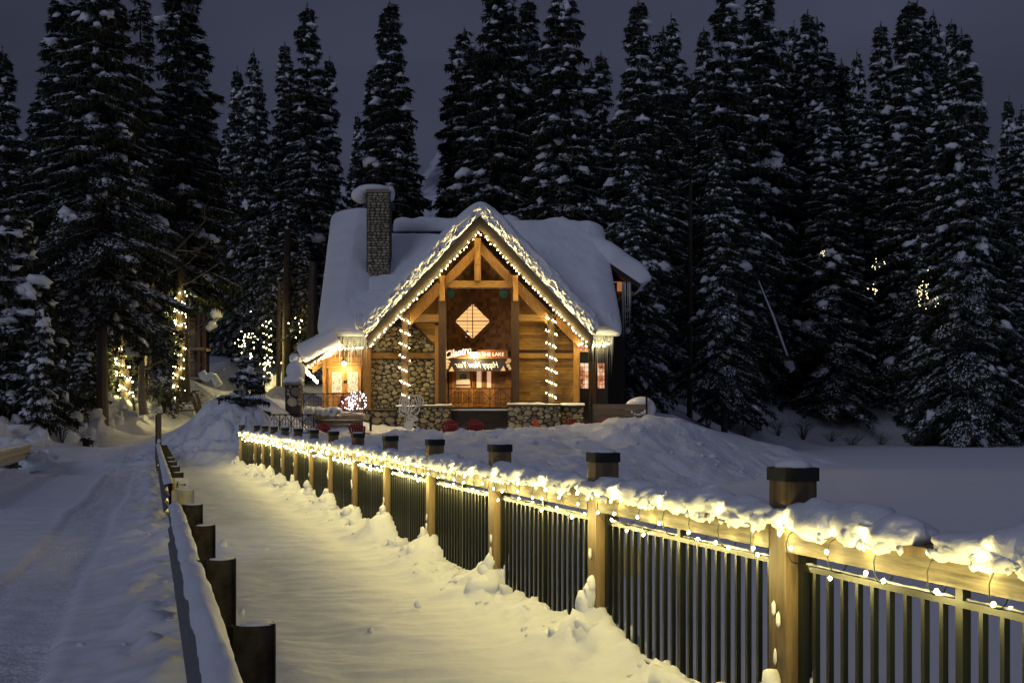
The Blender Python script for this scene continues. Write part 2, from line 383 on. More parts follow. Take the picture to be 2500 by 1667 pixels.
# ploughed lumps on the left bank and crumbs along the drifts
b = MB()
for i in range(330):
    v = random.uniform(47, 78); cen = -1.9+max(v-50, 0)**1.45*.055
    u = cen-random.uniform(2.6, 5.4); x, y, _ = UV(u, v); z = float(land(np.array([x]), np.array([y]))[0]); r = random.choice([random.uniform(.1, .3), random.uniform(.25, .6)])
    b.blob((x, y, z+r*.2), r*random.uniform(.8, 1.5), r, r*random.uniform(.7, 1.2), i, .62, 1.1, random.random()*6, 2)
for i in range(150):
    x = random.uniform(-8, 11); y = random.uniform(48, 57) if x < 4 else random.uniform(50, 57); z = float(land(np.array([x]), np.array([y]))[0]); r = random.uniform(.05, .16)
    b.blob((x, y, z), r*1.2, r, r*.7, i, .4, 1.3, random.random()*6, 1)
for i in range(120):
    v = random.uniform(3, 45); u = random.choice([random.uniform(2.7, 3.15), random.uniform(-.6, .3)]); x, y, _ = UV(u, v)
    z = float(deck(np.array([u]), np.array([v]))[0]); r = random.uniform(.008, .035)
    b.blob((x, y, z), r*1.3, r, r*.8, i, .4, 1.3, random.random()*6, 1)
b.build('snow_lumps', M['snow_bank'], smooth=True, kind='stuff', label='ploughed lumps of snow scattered over the banks and drifts')

# ------------------------------------------------------------------ bridge railing
ROT = math.radians(16.4)
fence = thing('bridge_railing', UV(FENCE_U, 3, 0), 'long wooden-post and dark metal railing with fairy lights, right of the snowy walkway', 'railing')
PV = [POST0-SPACE+SPACE*k for k in range(14)]
posts = [(FENCE_U, v) for v in PV]+[(2.98, 42.6)]
pm = MB().box(-.09, .09, -.09, .09, -.5, 1.44)
pme = pm.mesh('post', M['post_wood'])
cm = MB(); cm.box(-.1, .1, -.1, .1, 1.425, 1.495); cm.add([(-.1, -.1, 1.495), (.1, -.1, 1.495), (.1, .1, 1.495), (-.1, .1, 1.495), (0, 0, 1.508)], [(0, 1, 4), (1, 2, 4), (2, 3, 4), (3, 0, 4)])
cme = cm.mesh('post_cap', M['black_metal'])
zc = MB().blob((0, 0, 0), .10, .10, .035, 3, .1, 1.5, 0, 2).mesh('snow_cap', M['snow'], True)
for u, v in posts:
    p = obj('post', pme, fence, UV(u, v), (0, 0, ROT))
    obj('post_cap', cme, p, UV(u, v), (0, 0, ROT))
    obj('snow_cap', zc, p, UV(u, v, 1.497), (0, 0, ROT+random.random()*.2), (1, 1, random.uniform(.6, 1.5)))
bal = MB().box(-.0135, .0135, -.0135, .0135, .10, .970).mesh('baluster', M['green_metal'])
sti = MB().box(-.02, .02, -.024, .024, .08, 1.07).mesh('stile', M['green_metal'])
for k in range(len(posts)-1):
    (u0, v0), (u1, v1) = posts[k], posts[k+1]
    a, c = v0+.09, v1-.09; uu = lambda v: u0+(u1-u0)*(v-v0)/(v1-v0)
    r = MB(); r.beam(UV(uu(a)-.028, a, 1.185), UV(uu(c)-.028, c, 1.185), .168, .042).build('top_board', M['post_wood'], fence)
    r = MB(); r.beam(UV(uu(a)-.078, a, 1.112), UV(uu(c)-.078, c, 1.112), .036, .100).build('face_board', M['rail_wood'], fence)
    pn = MB(); pn.beam(UV(uu(a), a, .982), UV(uu(c), c, .982), .042, .03); pn.beam(UV(uu(a), a, .095), UV(uu(c), c, .095), .042, .03)
    panel = pn.build('metal_panel', M['green_metal'], fence)
    sn = MB(); vv = np.linspace(a, c, 60)
    pts = [UV(uu(t)+.006, t, .995) for t in vv]
    sn.tube(pts, [.010+.010*random.random()*(random.random() < .7) for _ in vv], 6).build('snow_line', M['snow'], panel, True)
    sn = MB(); sn.tube([UV(uu(t)-.012, t, .108) for t in vv], [.014+.012*random.random() for _ in vv], 5).build('snow_line', M['snow'], panel, True)
    for t in (a+.025, (a+c)/2, c-.025): obj('stile', sti, panel, UV(uu(t), t), (0, 0, ROT))
    n_ = 20
    for i in range(1, n_):
        if i == n_//2: continue
        t = a+.02+(c-a-.04)*i/n_
        obj('baluster', bal, panel, UV(uu(t), t), (0, 0, ROT))
# snow lying on the rail, scalloped where the light string wraps it
WR = .38
v = 2.75; q = MB(); rr_ = random.Random(12)
q_under = MB()
while v < 42.4:
    big = rr_.random() < .35; ln = rr_.uniform(.15, .24)*(1.35 if big else 1); hz = rr_.uniform(.055, .085)*(1.45 if big else 1); uo = float(np.interp(v, [0, 39.9, 42.6], [0, 0, -.28]))
    near = v < 17
    if rr_.random() > .06:
        q.blob((*UV(FENCE_U-.045+uo+rr_.uniform(-.015, .015), v)[:2], 1.212+hz*.30), .118+rr_.uniform(-.012, .02), ln, hz, int(v*100), .22, 2.5, ROT+rr_.uniform(-.12, .12), 3 if near else 2)
        if rr_.random() < .6: q.blob((*UV(FENCE_U-.135+uo, v+rr_.uniform(-.08, .08))[:2], 1.205), .035, rr_.uniform(.06, .13), rr_.uniform(.03, .055), int(v*77), .35, 2, ROT, 3 if near else 1)
        if near:
            for w_ in range(4): q.blob((*UV(FENCE_U-.135+uo, v+rr_.uniform(-ln, ln))[:2], 1.19+rr_.uniform(-.03, .015)), .015, .02, rr_.uniform(.012, .03), int(v*31)+w_, .35, 2, ROT, 1)
    v += ln*rr_.uniform(1.05, 1.5)
q.build('snow_cap', M['snow'], fence, True, kind='stuff')
b = MB()
for px, py, r in ((545, 1335, .055), (590, 1500, .03), (1020, 1480, .03), (905, 1540, .025), (1290, 1560, .03), (700, 1180, .03)):
    D = F*(CZ-.05)/(py-HZ); b.blob((X(px, D), D, .05+r*.5), r, r, r*1.2, px, .3, 1.4, 0, 2)
b.build('snow_clod', M['snow'], smooth=True, kind='stuff', label='small loose clods of snow lying on the walkway')
rmk = thing('round_marker', (X(1535, 9.9), 9.9, .2), 'pale yellow rounded marker plate seen through the bars beyond the railing', 'marker')
MB().tube([(X(1535, 9.9), 9.88, .60), (X(1535, 9.9), 9.91, .60)], .125, 20).build('plate', plain('pale_yellow', (.60, .54, .30), .5, 0, .06), rmk)
MB().tube([(X(1535, 9.9), 9.93, -1), (X(1535, 9.9), 9.93, .6)], .02, 6).build('pole', M['black_metal'], rmk)
b = MB()
for k, (u, v) in enumerate(posts):        # plumes of snow frozen to the walkway side of the posts
    hgt = random.uniform(.2, .48) if k < 9 else random.uniform(.2, .4)
    if k == 1: hgt = .42
    if k == 2: hgt = .55
    b.blob((*UV(u-.16, v-.05)[:2], .06), .22, .26, .20, k, .55, 2.3, ROT, 3)
    b.blob((*UV(u+.02, v-.28)[:2], .05), .16, .21, .16, k+40, .6, 2.3, ROT, 3)
    for q in range(4): b.blob((*UV(u-.12+random.uniform(-.2, .15), v+random.uniform(-.35, .3))[:2], random.uniform(.08, .22)), *(random.uniform(.04, .10) for _ in range(3)), k*9+q, .55, 2, random.random()*3, 2)
    z = .22; r = .12
    while z < hgt:
        b.blob((*UV(u-.10-r*.25+random.uniform(-.02, .02), v+random.uniform(-.06, .05))[:2], z), r*.7, r*.75, r*1.1, k+int(z*90), .45, 1.6, random.random()*3, 2)
        z += r*1.0; r = max(.03, r*.80)
    if k % 2: 
        for q in range(5): b.blob((*UV(u-.02+.02*q, v-.12)[:2], .2+.05*q), .045-.006*q, .045-.006*q, .06, k+q, .4, 1.5, 0, 2)
    for q in range(3):
        b.blob((*UV(u-.10, v+random.uniform(-.05, .05))[:2], random.uniform(.3, .75)), .012, .02, .05, k+q, .4, 1.5, 0, 1)
    if k < len(posts)-1:
        for q in range(5):
            vq = v+random.uniform(.4, 2.4); b.blob((*UV(3.1+random.uniform(-.05, .14), vq)[:2], .05), random.uniform(.1, .22), random.uniform(.14, .4), random.uniform(.05, .12), k*7+q, .55, 2.2, ROT, 3)
b.build('snow_drift', M['snow'], smooth=True, kind='stuff', label='lumps of snow heaped against the foot of the bridge railing')

# ------------------------------------------------------------------ strings of lights
def bulb_mesh(r, mat): return MB().blob((0, 0, 0), r, r, r*1.25, 0, 0, 1, 0, 1).mesh('bulb', mat, True)
LC = (1.0, .80, .26)
def glow(parent, p, power, col=LC, r=.012):
    ld = bpy.data.lights.new('bulb_glow', 'POINT'); ld.energy = power; ld.color = col; ld.shadow_soft_size = r
    o = bpy.data.objects.new('bulb_glow', ld); o.location = p; link(o, parent); return o
def strand(label, path, bulbs, r, cat='string of lights', power=4, every=3, mat='bulb', col=LC, off=(0, -1, 0), cord=.004, group=None, name='light_string', lr=None):
    t = thing(name, path[0], label, cat, group)
    MB().tube(path, cord, 4).build('cord', M['cord'], t)
    bm_ = bulb_mesh(r, M[mat]); o3 = Vector(off)
    for i, p in enumerate(bulbs[:300]):
        obj('bulb', bm_, t, p, (0, random.uniform(-.5, .5), 0))
    for i, p in enumerate(bulbs):
        if i % every == 0: glow(t, Vector(p)+o3*r*2.2, power, col, lr or r*.6)
    return t
path = []; bulbs = []; gl = []
turns = 100
for i in range(turns*14+1):
    ph = 2*math.pi*i/14; v = 2.75+WR*i/14*1.045
    uo = float(np.interp(v, [0, 39.9, 42.6], [0, 0, -.28]))
    sag = .03*max(0, -math.cos(ph)); path.append(UV(FENCE_U-.02+uo-.118*math.sin(ph), v, 1.145+(.07 if math.cos(ph) > 0 else .12)*math.cos(ph)-sag))
for k in range(turns):
    for fr in (.17, .33, .49):
        q = k+fr+random.uniform(-.05, .05); ph = 2*math.pi*q; v = 2.75+WR*q*1.045; uo = float(np.interp(v, [0, 39.9, 42.6], [0, 0, -.28]))
        dn = random.choice([0, .01, .03, .05]) if fr > .4 else random.uniform(-.03, .05)
        v += random.uniform(-.09, .09)
        bulbs.append(UV(FENCE_U-.02+uo-.137*math.sin(ph), v, 1.15+.13*math.cos(ph)-.01-dn))
garland = strand('warm fairy light string wound round the snowy top rail of the bridge railing', path, bulbs, .0098, every=10**6, cord=.003)
for k in range(turns):
    q = k+.27; ph = 2*math.pi*q; v = 2.75+WR*q*1.045; uo = float(np.interp(v, [0, 39.9, 42.6], [0, 0, -.28]))
    j1, j2 = random.uniform(-.12, .12), random.uniform(-.12, .12)
    glow(garland, UV(FENCE_U-.02+uo-.125, v+j1, 1.03+random.uniform(-.05, .13)), .8, r=.008)
    glow(garland, UV(FENCE_U-.02+uo-.24, v+j2, .94), 4.1, r=.008)
    if k % 2: glow(garland, UV(FENCE_U-.02+uo-.16, v+j1*.5, 1.235), .75, r=.008)

# ------------------------------------------------------------------ guardrails
def wbeam(u, v0, v1, ztop, side, n=3):
    prof = []; h = .50
    for i in range(n*4+1):
        f = i/(n*4); prof.append((ztop-h*f, .085*(1-abs(((f*n) % 1)*2-1))**.8 if i < n*4 else 0))
    vv = np.arange(v0, v1+.01, .5); Pt = np.zeros((len(vv), 2*len(prof), 3))
    pr = [(z, d) for z, d in prof]+[(z, d-.006) for z, d in prof[::-1]]
    for j, (z, d) in enumerate(pr):
        uu_ = u+side*d; Pt[:, j] = np.stack([uu_*CB-vv*SB, uu_*SB+vv*CB, np.full(len(vv), z)], -1)
    return Pt
def snowcap(u0, u1, v0, v1, z, h, seed):
    vv = np.arange(v0, v1, .06); nn = 8; Pt = np.zeros((len(vv), nn+1, 3))
    for j in range(nn+1):
        t = math.pi*(j/nn*1.1-.05); c = (u0+u1)/2; w = (u1-u0)/2*(1+.12*fbm(vv*2, vv*0+j*.2, None, 3, seed))
        uu_ = c-math.cos(t)*w; zz = z+math.sin(t)*h*(1+.55*fbm(vv*1.6, vv*0+j*.25, None, 4, seed+3))
        if j in (0, nn): zz = zz-.025*np.abs(fbm(vv*5, vv*0, None, 3, seed+j))
        Pt[:, j] = np.stack([uu_*CB-vv*SB, uu_*SB+vv*CB, zz], -1)
    return Pt
gr = thing('guardrail', UV(RAIL_U, 6, 0), 'corrugated steel guardrail under snow, between the road and the lit walkway', 'guardrail')
obj('rail_beam', grid_mesh('rail_beam', wbeam(.275, -1.5, 14.6, .745, -1), M['galv'], False), gr)
obj('rail_beam', grid_mesh('rail_beam', wbeam(.275, 19.2, 33.3, .745, -1), M['galv'], False), gr)
obj('rail_beam', grid_mesh('rail_beam', wbeam(.24, 33.3, 47.2, .745, -1), M['galv'], False), gr)
for a, c, s in ((-1.5, 14.6, 91), (19.2, 33.25, 95), (33.5, 47.2, 99)):
    obj('snow_cap', grid_mesh('snow_cap', snowcap(.20, .345, a, c, .735, .055, s), M['snow']), gr)
hp = MB(); hp.box(-.20, .094, -.004, .004, 0, .76); hp.box(-.1, -.094, -.05, .05, 0, .76); hp.box(.094, .1, -.05, .05, 0, .765)
hme = hp.mesh('post', M['rust_post']); hme2 = hp.mesh('post', plain('pale_plate', (.55, .50, .30), .5, 0, .1)) 
for k in range(-1, 15):
    v = 6.03+SPACE*k; o = obj('post', hme2 if k == 4 else hme, gr, UV(.478, v, 0), (0, 0, ROT))
    if k < 10:
        s_ = MB(); s_.blob((0, 0, .762), .1, .035, .012, k, .4, 1.5, 0, 1)
        obj('snow_cap', s_.mesh('snow_cap', M['snow'], True), o, UV(.478, v, 0), (0, 0, ROT))
# walker sign on the sixth post
sg = thing('walker_sign', UV(.47, 6.03+SPACE*5-.07, .6), 'small white sign with a walking figure and right arrow on guardrail post', 'sign')
bx = MB().box(-.10, .11, -.006, 0, .3, .80).mesh('plate', M['white_sheet']); obj('plate', bx, sg, UV(.47, 6.03+SPACE*5-.075), (0, 0, ROT))
pic = MB(); D_ = -.010
pic.blob((-.055, D_, .735), .010, .003, .012, 0, 0, 1, 0, 1)
pic.beam((-.055, D_, .72), (-.06, D_, .685), .004, .016); pic.beam((-.06, D_, .69), (-.045, D_, .645), .004, .010); pic.beam((-.06, D_, .69), (-.08, D_, .645), .004, .010)
pic.beam((-.055, D_, .715), (-.03, D_, .695), .004, .008); pic.beam((-.055, D_, .715), (-.078, D_, .69), .004, .008)
pic.beam((-.005, D_, .69), (.05, D_, .69), .004, .012); pic.prism([(.045, .672), (.08, .69), (.045, .708)], D_-.002, D_+.002)
for z in (.60, .55, .50, .45): pic.box(-.09, -.06, D_-.002, D_+.002, z, z+.012)
obj('pictogram', pic.mesh('pictogram', M['black_metal']), sg, UV(.47, 6.03+SPACE*5-.075), (0, 0, ROT))
obj('edge_strip', MB().box(-.135, -.10, -.02, .02, .1, .80).mesh('edge_strip', plain('yellow_paint', (.55, .40, .07))), sg, UV(.47, 6.03+SPACE*5-.075), (0, 0, ROT))
mk = thing('marker_post', UV(.32, 48, 0), 'tall square wooden post standing at the far end of the guardrail', 'post')
MB().uvbox(.24, .40, 47.95, 48.11, -.2, 1.92).build('post', M['post_wood'], mk)
MB().blob(UV(.32, 48.03, 1.94), .1, .1, .05, 2, .1, 1.5, 0, 2).build('snow_cap', M['snow'], mk, True)
MB().uvbox(.18, .24, 47.97, 48.03, -.2, 1.86).build('side_board', M['beam_dark'], mk)
MB().blob(UV(.30, 47.8, .86), .07, .07, .09, 5, .2).build('snow_lump', M['snow'], mk, True)
lg = thing('guardrail', UV(LEFT_U, 40, 0), 'corrugated guardrail on the far side of the road, ending at the snow bank', 'guardrail')
obj('rail_beam', grid_mesh('rail_beam', wbeam(LEFT_U, 24, 47.0, .80, 1), plain('pale_rail', (.40, .36, .27), .6, .2, .3), False), lg)  # far rail is a paler, warmer grey than the near one
obj('snow_cap', grid_mesh('snow_cap', snowcap(LEFT_U-.12, LEFT_U+.07, 24, 47, .80, .06, 120), M['snow']), lg)
for k in range(8):
    obj('post', hme, lg, UV(LEFT_U-.12, 26.2+SPACE*k, 0), (0, 0, ROT))
b = MB()
for i in range(26):
    v = random.uniform(45, 48.5); b.blob((*UV(LEFT_U+random.uniform(-.1, .7), v)[:2], random.uniform(.05, .35)), .25, .3, .22, i, .45, 1.6, random.random()*3, 2)
b.build('snow_drift', M['snow_bank'], smooth=True, kind='stuff', label='snow heaped round the end of the far guardrail')

# ------------------------------------------------------------------ the lodge
lodge = thing('lodge', (X(1172, 62), 62, 1.1), 'timber and cobblestone lodge with lit gable and thick snow on its roofs', 'lodge')
def B(conv, x0, y0, x1, y1, D0, D1, mb=None):
    a = conv(x0, y0); b = conv(x1, y1); mb = mb or MB()
    return mb.box(X(a[0], D0), X(b[0], D0), D0, D1, Z(b[1], D0), Z(a[1], D0))
def B1(*a, **k): return B(s1, *a, **k)
def B4(*a, **k): return B(s4, *a, **k)
def B5(*a, **k): return B(s5, *a, **k)
def P1(x, y, D): return P(*s1(x, y), D)
def P4(x, y, D): return P(*s4(x, y), D)
def P5(x, y, D): return P(*s5(x, y), D)
XC = X(1172, 61); ZR = Z(532, 61); HW = 5.5; ZE = Z(822, 61); SL = (ZR-ZE)/HW
# roof planes of the front gable
for sgn in (-1, 1):
    rb = MB(); rb.add([(XC, 60.9, ZR), (XC+sgn*HW, 60.9, ZE), (XC+sgn*HW, 76, ZE), (XC, 76, ZR), (XC, 60.9, ZR-.22), (XC+sgn*(HW-.1), 60.9, ZE-.22), (XC+sgn*(HW-.1), 76, ZE-.22), (XC, 76, ZR-.22)],
                      [(0, 1, 2, 3), (4, 7, 6, 5), (0, 4, 5, 1), (1, 5, 6, 2), (2, 6, 7, 3)])
    rf = rb.build('roof', M['cedar_h'], lodge)
    for (d0, d1, dd, yy0) in ((0.0, .30, 0, 60.72), (.27, .50, 0, 60.80)):
        fb = MB(); fb.prism([(XC, ZR-d0*1.2+.06), (XC+sgn*(HW+.12), ZE-d0*1.2-.03), (XC+sgn*(HW+.12-d1*.3), ZE-d1*1.3-.03), (XC, ZR-d1*1.35+.06)], yy0+(.0 if sgn < 0 else .004), 60.9)
        fb.build('fascia', M['fascia'], rf)
    # rafter timber of the truss
    rt = MB(); ofs = 1.05
    rt.beam((XC, 62.0, ZR-1.20), (XC+sgn*(HW-.30), 62.0, ZE-1.0), .26, .50, up=(0, 1, 0.0001)) if 0 else None
    p0 = P1(958, 365, 62); q0 = P1(958+sgn*(410 if sgn > 0 else 418), 800, 62)
    rt.prism([(p0[0], p0[2]), (q0[0], q0[2]), (q0[0], q0[2]-.62), (p0[0], p0[2]-.62)], 61.9+.004*sgn, 62.15)
    rt.build('rafter', M['cedar_v'], lodge)
# end pieces of the right rafter beyond the wrapped post
rt = MB(); a = P1(1412, 795, 62.1); c = P1(1565, 960, 62.1)
rt.prism([(a[0], a[2]), (c[0], c[2]), (c[0]-.1, c[2]-.35), (a[0], a[2]-.55)], 62.0, 62.25); rt.build('rafter', M['cedar_v'], lodge)
# king post, brackets, ties
B1(926, 345, 965, 602, 61.75, 61.95).build('king_post', M['cedar_v'], lodge)
B1(931, 420, 962, 500, 61.68, 61.75).build('king_post_block', M['cedar_v'], lodge)
for a in (718, 1158): B1(a, 568, a+31, 720, 61.6, 61.9).build('bracket', M['cedar_v'], lodge)
B1(752, 600, 1150, 641, 61.92, 62.15).build('tie_beam', M['cedar_h'], lodge)
B1(765, 645, 1145, 649, 61.97, 62.0).build('metal_strip', M['galv'], lodge)
B1(520, 803, 712, 846, 61.92, 62.15).build('tie_beam', M['cedar_h'], lodge); B1(1190, 803, 1366, 842, 61.92, 62.15).build('tie_beam', M['cedar_h'], lodge)
B1(540, 846, 706, 850, 61.97, 62.0).build('metal_strip', M['galv'], lodge)
for a, w, t in ((712, 44, 700), (1147, 48, 700)): B1(a, t, a+w, 1346, 61.95, 62.35).build('post', M['beam_dark'], lodge)
for a in (492, 1368): B1(a, 795, a+38, 1336, 61.75, 62.1).build('post', M['beam_dark'], lodge)
B1(690, 865, 711, 1344, 62.5, 62.8).build('trim_board', M['cedar_v'], lodge); B1(1520, 960, 1556, 1342, 62.3, 62.6).build('corner_board', M['cedar_v'], lodge)
B1(264, 1000, 306, 1366, 62.6, 63.0).build('corner_board', M['cedar_v'], lodge)
B1(306, 1032, 690, 1066, 62.9, 63.1).build('band_board', M['cedar_h'], lodge); B1(1192, 1034, 1520, 1064, 62.74, 62.9).build('band_board', M['cedar_h'], lodge)
# wall backings
def wall_poly(name, pts, D0, D1, mat, parent=None, conv=P1):
    q = [conv(x, y, D0) for x, y in pts]; return MB().prism([(p[0], p[2]) for p in q], D0, D1).build(name, mat, parent or lodge)
sw = wall_poly('stone_wall', [(298, 1372), (298, 1010), (430, 872), (560, 850), (690, 850), (690, 1372)], 63.1, 63.5, M['mortar'])
wd = wall_poly('siding_wall', [(1186, 1344), (1186, 640), (1370, 800), (1556, 985), (1556, 1344)], 62.95, 63.3, M['beam_dark'])
wall_poly('shingle_wall', [(505, 852), (505, 800), (712, 600), (712, 852)], 62.8, 63.1, M['shingle'])
wall_poly('shingle_wall', [(1190, 852), (1190, 600), (1400, 805), (1400, 852)], 62.78, 62.94, M['shingle'])
# siding planks right
y = 852; row = 0
while y < 1340:
    h = random.uniform(16.5, 19.5)
    if 1030 < y+h and y < 1066: y = 1066; row += 1; continue
    xr = 1520 if y > 960 else 1400+(y-850)*1.0
    cuts = [1192]+sorted(random.sample(range(1240, 1500, 20), 1))+[xr]
    if y < 1034: cuts = [1192, 1366, xr] if xr > 1380 else [1192, xr]
    for a, c in zip(cuts[:-1], cuts[1:]):
        if c-a > 5: B1(a, y, c-.6, min(y+h-1.6, 1342), 62.86+random.uniform(0, .03), 62.98).build('plank', M['cedar_h'], wd)
    y += h; row += 1
y = 856
sdl = wall_poly('siding_wall', [(560, 852), (690, 852), (690, 985)], 62.98, 63.09, M['beam_dark'])
while y < 975:
    xl = 562+(y-852)*.98
    a, c = P1(xl, y, 62.92), P1(690, y+16, 62.92); a2 = P1(xl+15, y+16, 62.92)
    MB().prism([(a[0], a[2]), (c[0], a[2]), (c[0], c[2]), (a2[0], c[2])], 62.9, 62.98).build('plank', M['cedar_h'], sdl); y += 18
# shingled back wall of the porch with its doors
bw = wall_poly('shingle_wall', [(742, 1372), (742, 560), (958, 350), (1160, 560), (1160, 1372)], 65.5, 65.8, M['beam_dark'])
sh = []
for r in range(22):
    yy = 430+r*27; x = 742+random.uniform(-20, 0)
    while x < 1160:
        w = random.uniform(12, 26)
        inside = (yy > 560 or (abs(x+w/2-955) < (yy-352)*.98)) and yy < 1010
        dm = abs(x+w/2-918)+abs(yy+13-845)
        if inside and dm > 118:
            q = B1(max(x, 742), yy, min(x+w-1, 1160), yy+29+random.uniform(-2, 2), 65.42-.012*(r % 2), 65.5); sh.append(q)
        x += w
random.shuffle(sh)
for q in sh[:300]: q.build('shingle', M['shingle'], bw)
if len(sh) > 300:
    q = MB()
    for s_ in sh[300:]: q.add(s_.v, s_.f)
    q.build('shingles', M['shingle'], bw, kind='stuff')
# side walls of the recess
for x0, x1 in ((738, 742), (1160, 1166)):
    a = P1(x0, 640, 63)[0]; b2 = P1(x1, 640, 63)[0]
    MB().box(min(a, b2), max(a, b2), 62.6, 65.6, Z(1000, 62), Z(690, 62)).build('recess_wall', M['cedar_h'], lodge)
# porch floor
MB().box(X(1080, 62), X(1262, 62), 61.6, 65.6, 1.9, Z(999, 62)).build('porch_floor', M['grey_board'], lodge)
B1(785, 1374, 1130, 1470, 61.45, 61.7).build('deck_skirt', M['dark_wall'], lodge)
lt = MB()
for i in range(14):
    a = P1(900+i*17, 1400, 61.44); c = P1(925+i*17, 1440, 61.44); lt.beam(a, c, .02, .03, up=(0, 1, 0)); a = P1(925+i*17, 1400, 61.44); c = P1(900+i*17, 1440, 61.44); lt.beam(a, c, .02, .03, up=(0, 1, 0))
lt.build('lattice', M['beam_dark'], lodge)
MB().box(X(1098, 61.5), X(1243, 61.5), 61.3, 61.8, Z(1001, 61.5)-.02, Z(1001, 61.5)+.06).build('snow_ledge', M['snow'], lodge)
# diamond window
cxp, czp = P4(527, 250, 65.4)[0], P4(527, 250, 65.4)[2]; R_ = 250/5.6*65.4/F
def diamond(r0, r1, y0, y1):
    mb = MB()
    o = [(cxp, czp+r1), (cxp+r1, czp), (cxp, czp-r1), (cxp-r1, czp)]; i = [(cxp, czp+r0), (cxp+r0, czp), (cxp, czp-r0), (cxp-r0, czp)]
    for k in range(4):
        k2 = (k+1) % 4; mb.prism([o[k], o[k2], i[k2], i[k]], y0, y1)
    return mb
dw = diamond(R_, R_+.20, 65.28, 65.52).build('diamond_window', M['shingle'], lodge)
diamond(R_-.035, R_+.01, 65.22, 65.40).build('sash', M['beam_dark'], dw)
MB().box(cxp-.022, cxp+.022, 65.25, 65.32, czp-R_, czp+R_).build('muntin', M['beam_dark'], dw)
MB().box(cxp-R_, cxp+R_, 65.25, 65.32, czp-.02, czp+.02).build('muntin', M['beam_dark'], dw)
mi, n, l, bs = newmat('warm_ceiling')
v = coords(n, l, (1, 1, 1)); wv = n.new('ShaderNodeTexWave'); wv.bands_direction = 'Z'; wv.inputs['Scale'].default_value = 1.6; wv.inputs['Distortion'].default_value = .3; l.new(v, wv.inputs[0])
cc = ramp(n, l, wv.outputs[0], [(.02, (.5, .22, .06)), (.12, (.95, .55, .2)), (.9, (1, .62, .24))]); l.new(cc, bs.inputs['Base Color']); l.new(cc, bs.inputs['Emission Color']); bs.inputs['Emission Strength'].default_value = .95
MB().prism([(cxp, czp+R_), (cxp+R_, czp), (cxp, czp-R_), (cxp-R_, czp)], 65.41, 65.45).build('pane', mi, dw)
q = MB(); q.tube([(cxp-.29, 65.36, czp+.65), (cxp-.29, 65.36, czp-.45)], .008, 4); q.cone((cxp-.29, 65.36, czp-.6), .12, -.16, 6); q.build('pendant_cord', M['beam_dark'], dw)
MB().box(cxp-.37, cxp-.21, 65.32, 65.39, czp-.84, czp-.6).build('pendant_lamp', emit('lantern', (1, .9, .7), 2.2), dw)
for k in range(4): MB().box(cxp-.38+k*.055, cxp-.37+k*.055, 65.30, 65.32, czp-.84, czp-.6).build('lantern_bar', M['beam_dark'], dw)
# doors
def door(x0, x1, glass):
    d = B4(x0, 900, x1, 1420, 65.30, 65.42).build('door', M['door_wood'], lodge)
    B4(x0+8, 1170, x1-8, 1300, 65.28, 65.30).build('panel', M['door_wood'], d); B4(x0+20, 1200, (x0+x1)/2-8, 1360, 65.27, 65.30).build('panel', M['cedar_v'], d)
    B4((x0+x1)/2+8, 1200, x1-20, 1360, 65.27, 65.30).build('panel', M['cedar_v'], d)
    for a, c in glass: B4(a, 930, c, 1155, 65.27, 65.29).build('pane', emit('curtained_glass', (1, .62, .38), .55), d)
    return d
d1 = door(248, 532, []); d2 = door(538, 828, [(583, 645), (722, 778)])
B4(205, 900, 248, 1420, 65.32, 65.42).build('door_frame', M['cedar_v'], lodge); B4(828, 900, 880, 1420, 65.32, 65.42).build('door_frame', M['cedar_v'], lodge)
B4(975, 870, 1055, 1420, 65.2, 65.42).build('door_frame', M['cedar_v'], lodge)
for d, x in ((d1, 513), (d2, 563)):
    q = MB(); q.tube([P4(x, 1062, 65.25), P4(x-3, 1080, 65.18), P4(x+2, 1120, 65.18), P4(x, 1148, 65.25)], .03, 6); q.build('handle', M['black_metal'], d)
MB().blob(P4(558, 995, 65.26), .05, .02, .05, 0, 0, 1).build('lock', M['black_metal'], d2)
B4(655, 930, 708, 1155, 65.255, 65.28).build('muntin', M['door_wood'], d2); B4(682, 960, 686, 1145, 65.25, 65.256).build('muntin', M['beam_dark'], d2)
for k in range(22):
    B4(882, 935+k*23, 972, 955+k*23, 65.36, 65.42).build('plank', M['cedar_h'], bw); B4(160, 935+k*23, 186, 955+k*23, 65.36, 65.42).build('plank', M['cedar_h'], bw)
ps = thing('notice_board', P4(393, 1030, 65.2), 'white framed notice with a small dark picture on the left lodge door', 'poster')
B4(300, 930, 487, 1112, 65.17, 65.22).build('backing', M['white_sheet'], ps); B4(300, 1112, 487, 1121, 65.15, 65.22).build('frame_edge', M['black_metal'], ps)
B4(348, 968, 440, 1038, 65.15, 65.17).build('picture', plain('teal_photo', (.12, .25, .26), .5, 0, .9, 9), ps)
B4(298, 1124, 492, 1156, 65.19, 65.22).build('ledge', plain('peach', (.75, .55, .4)), ps)
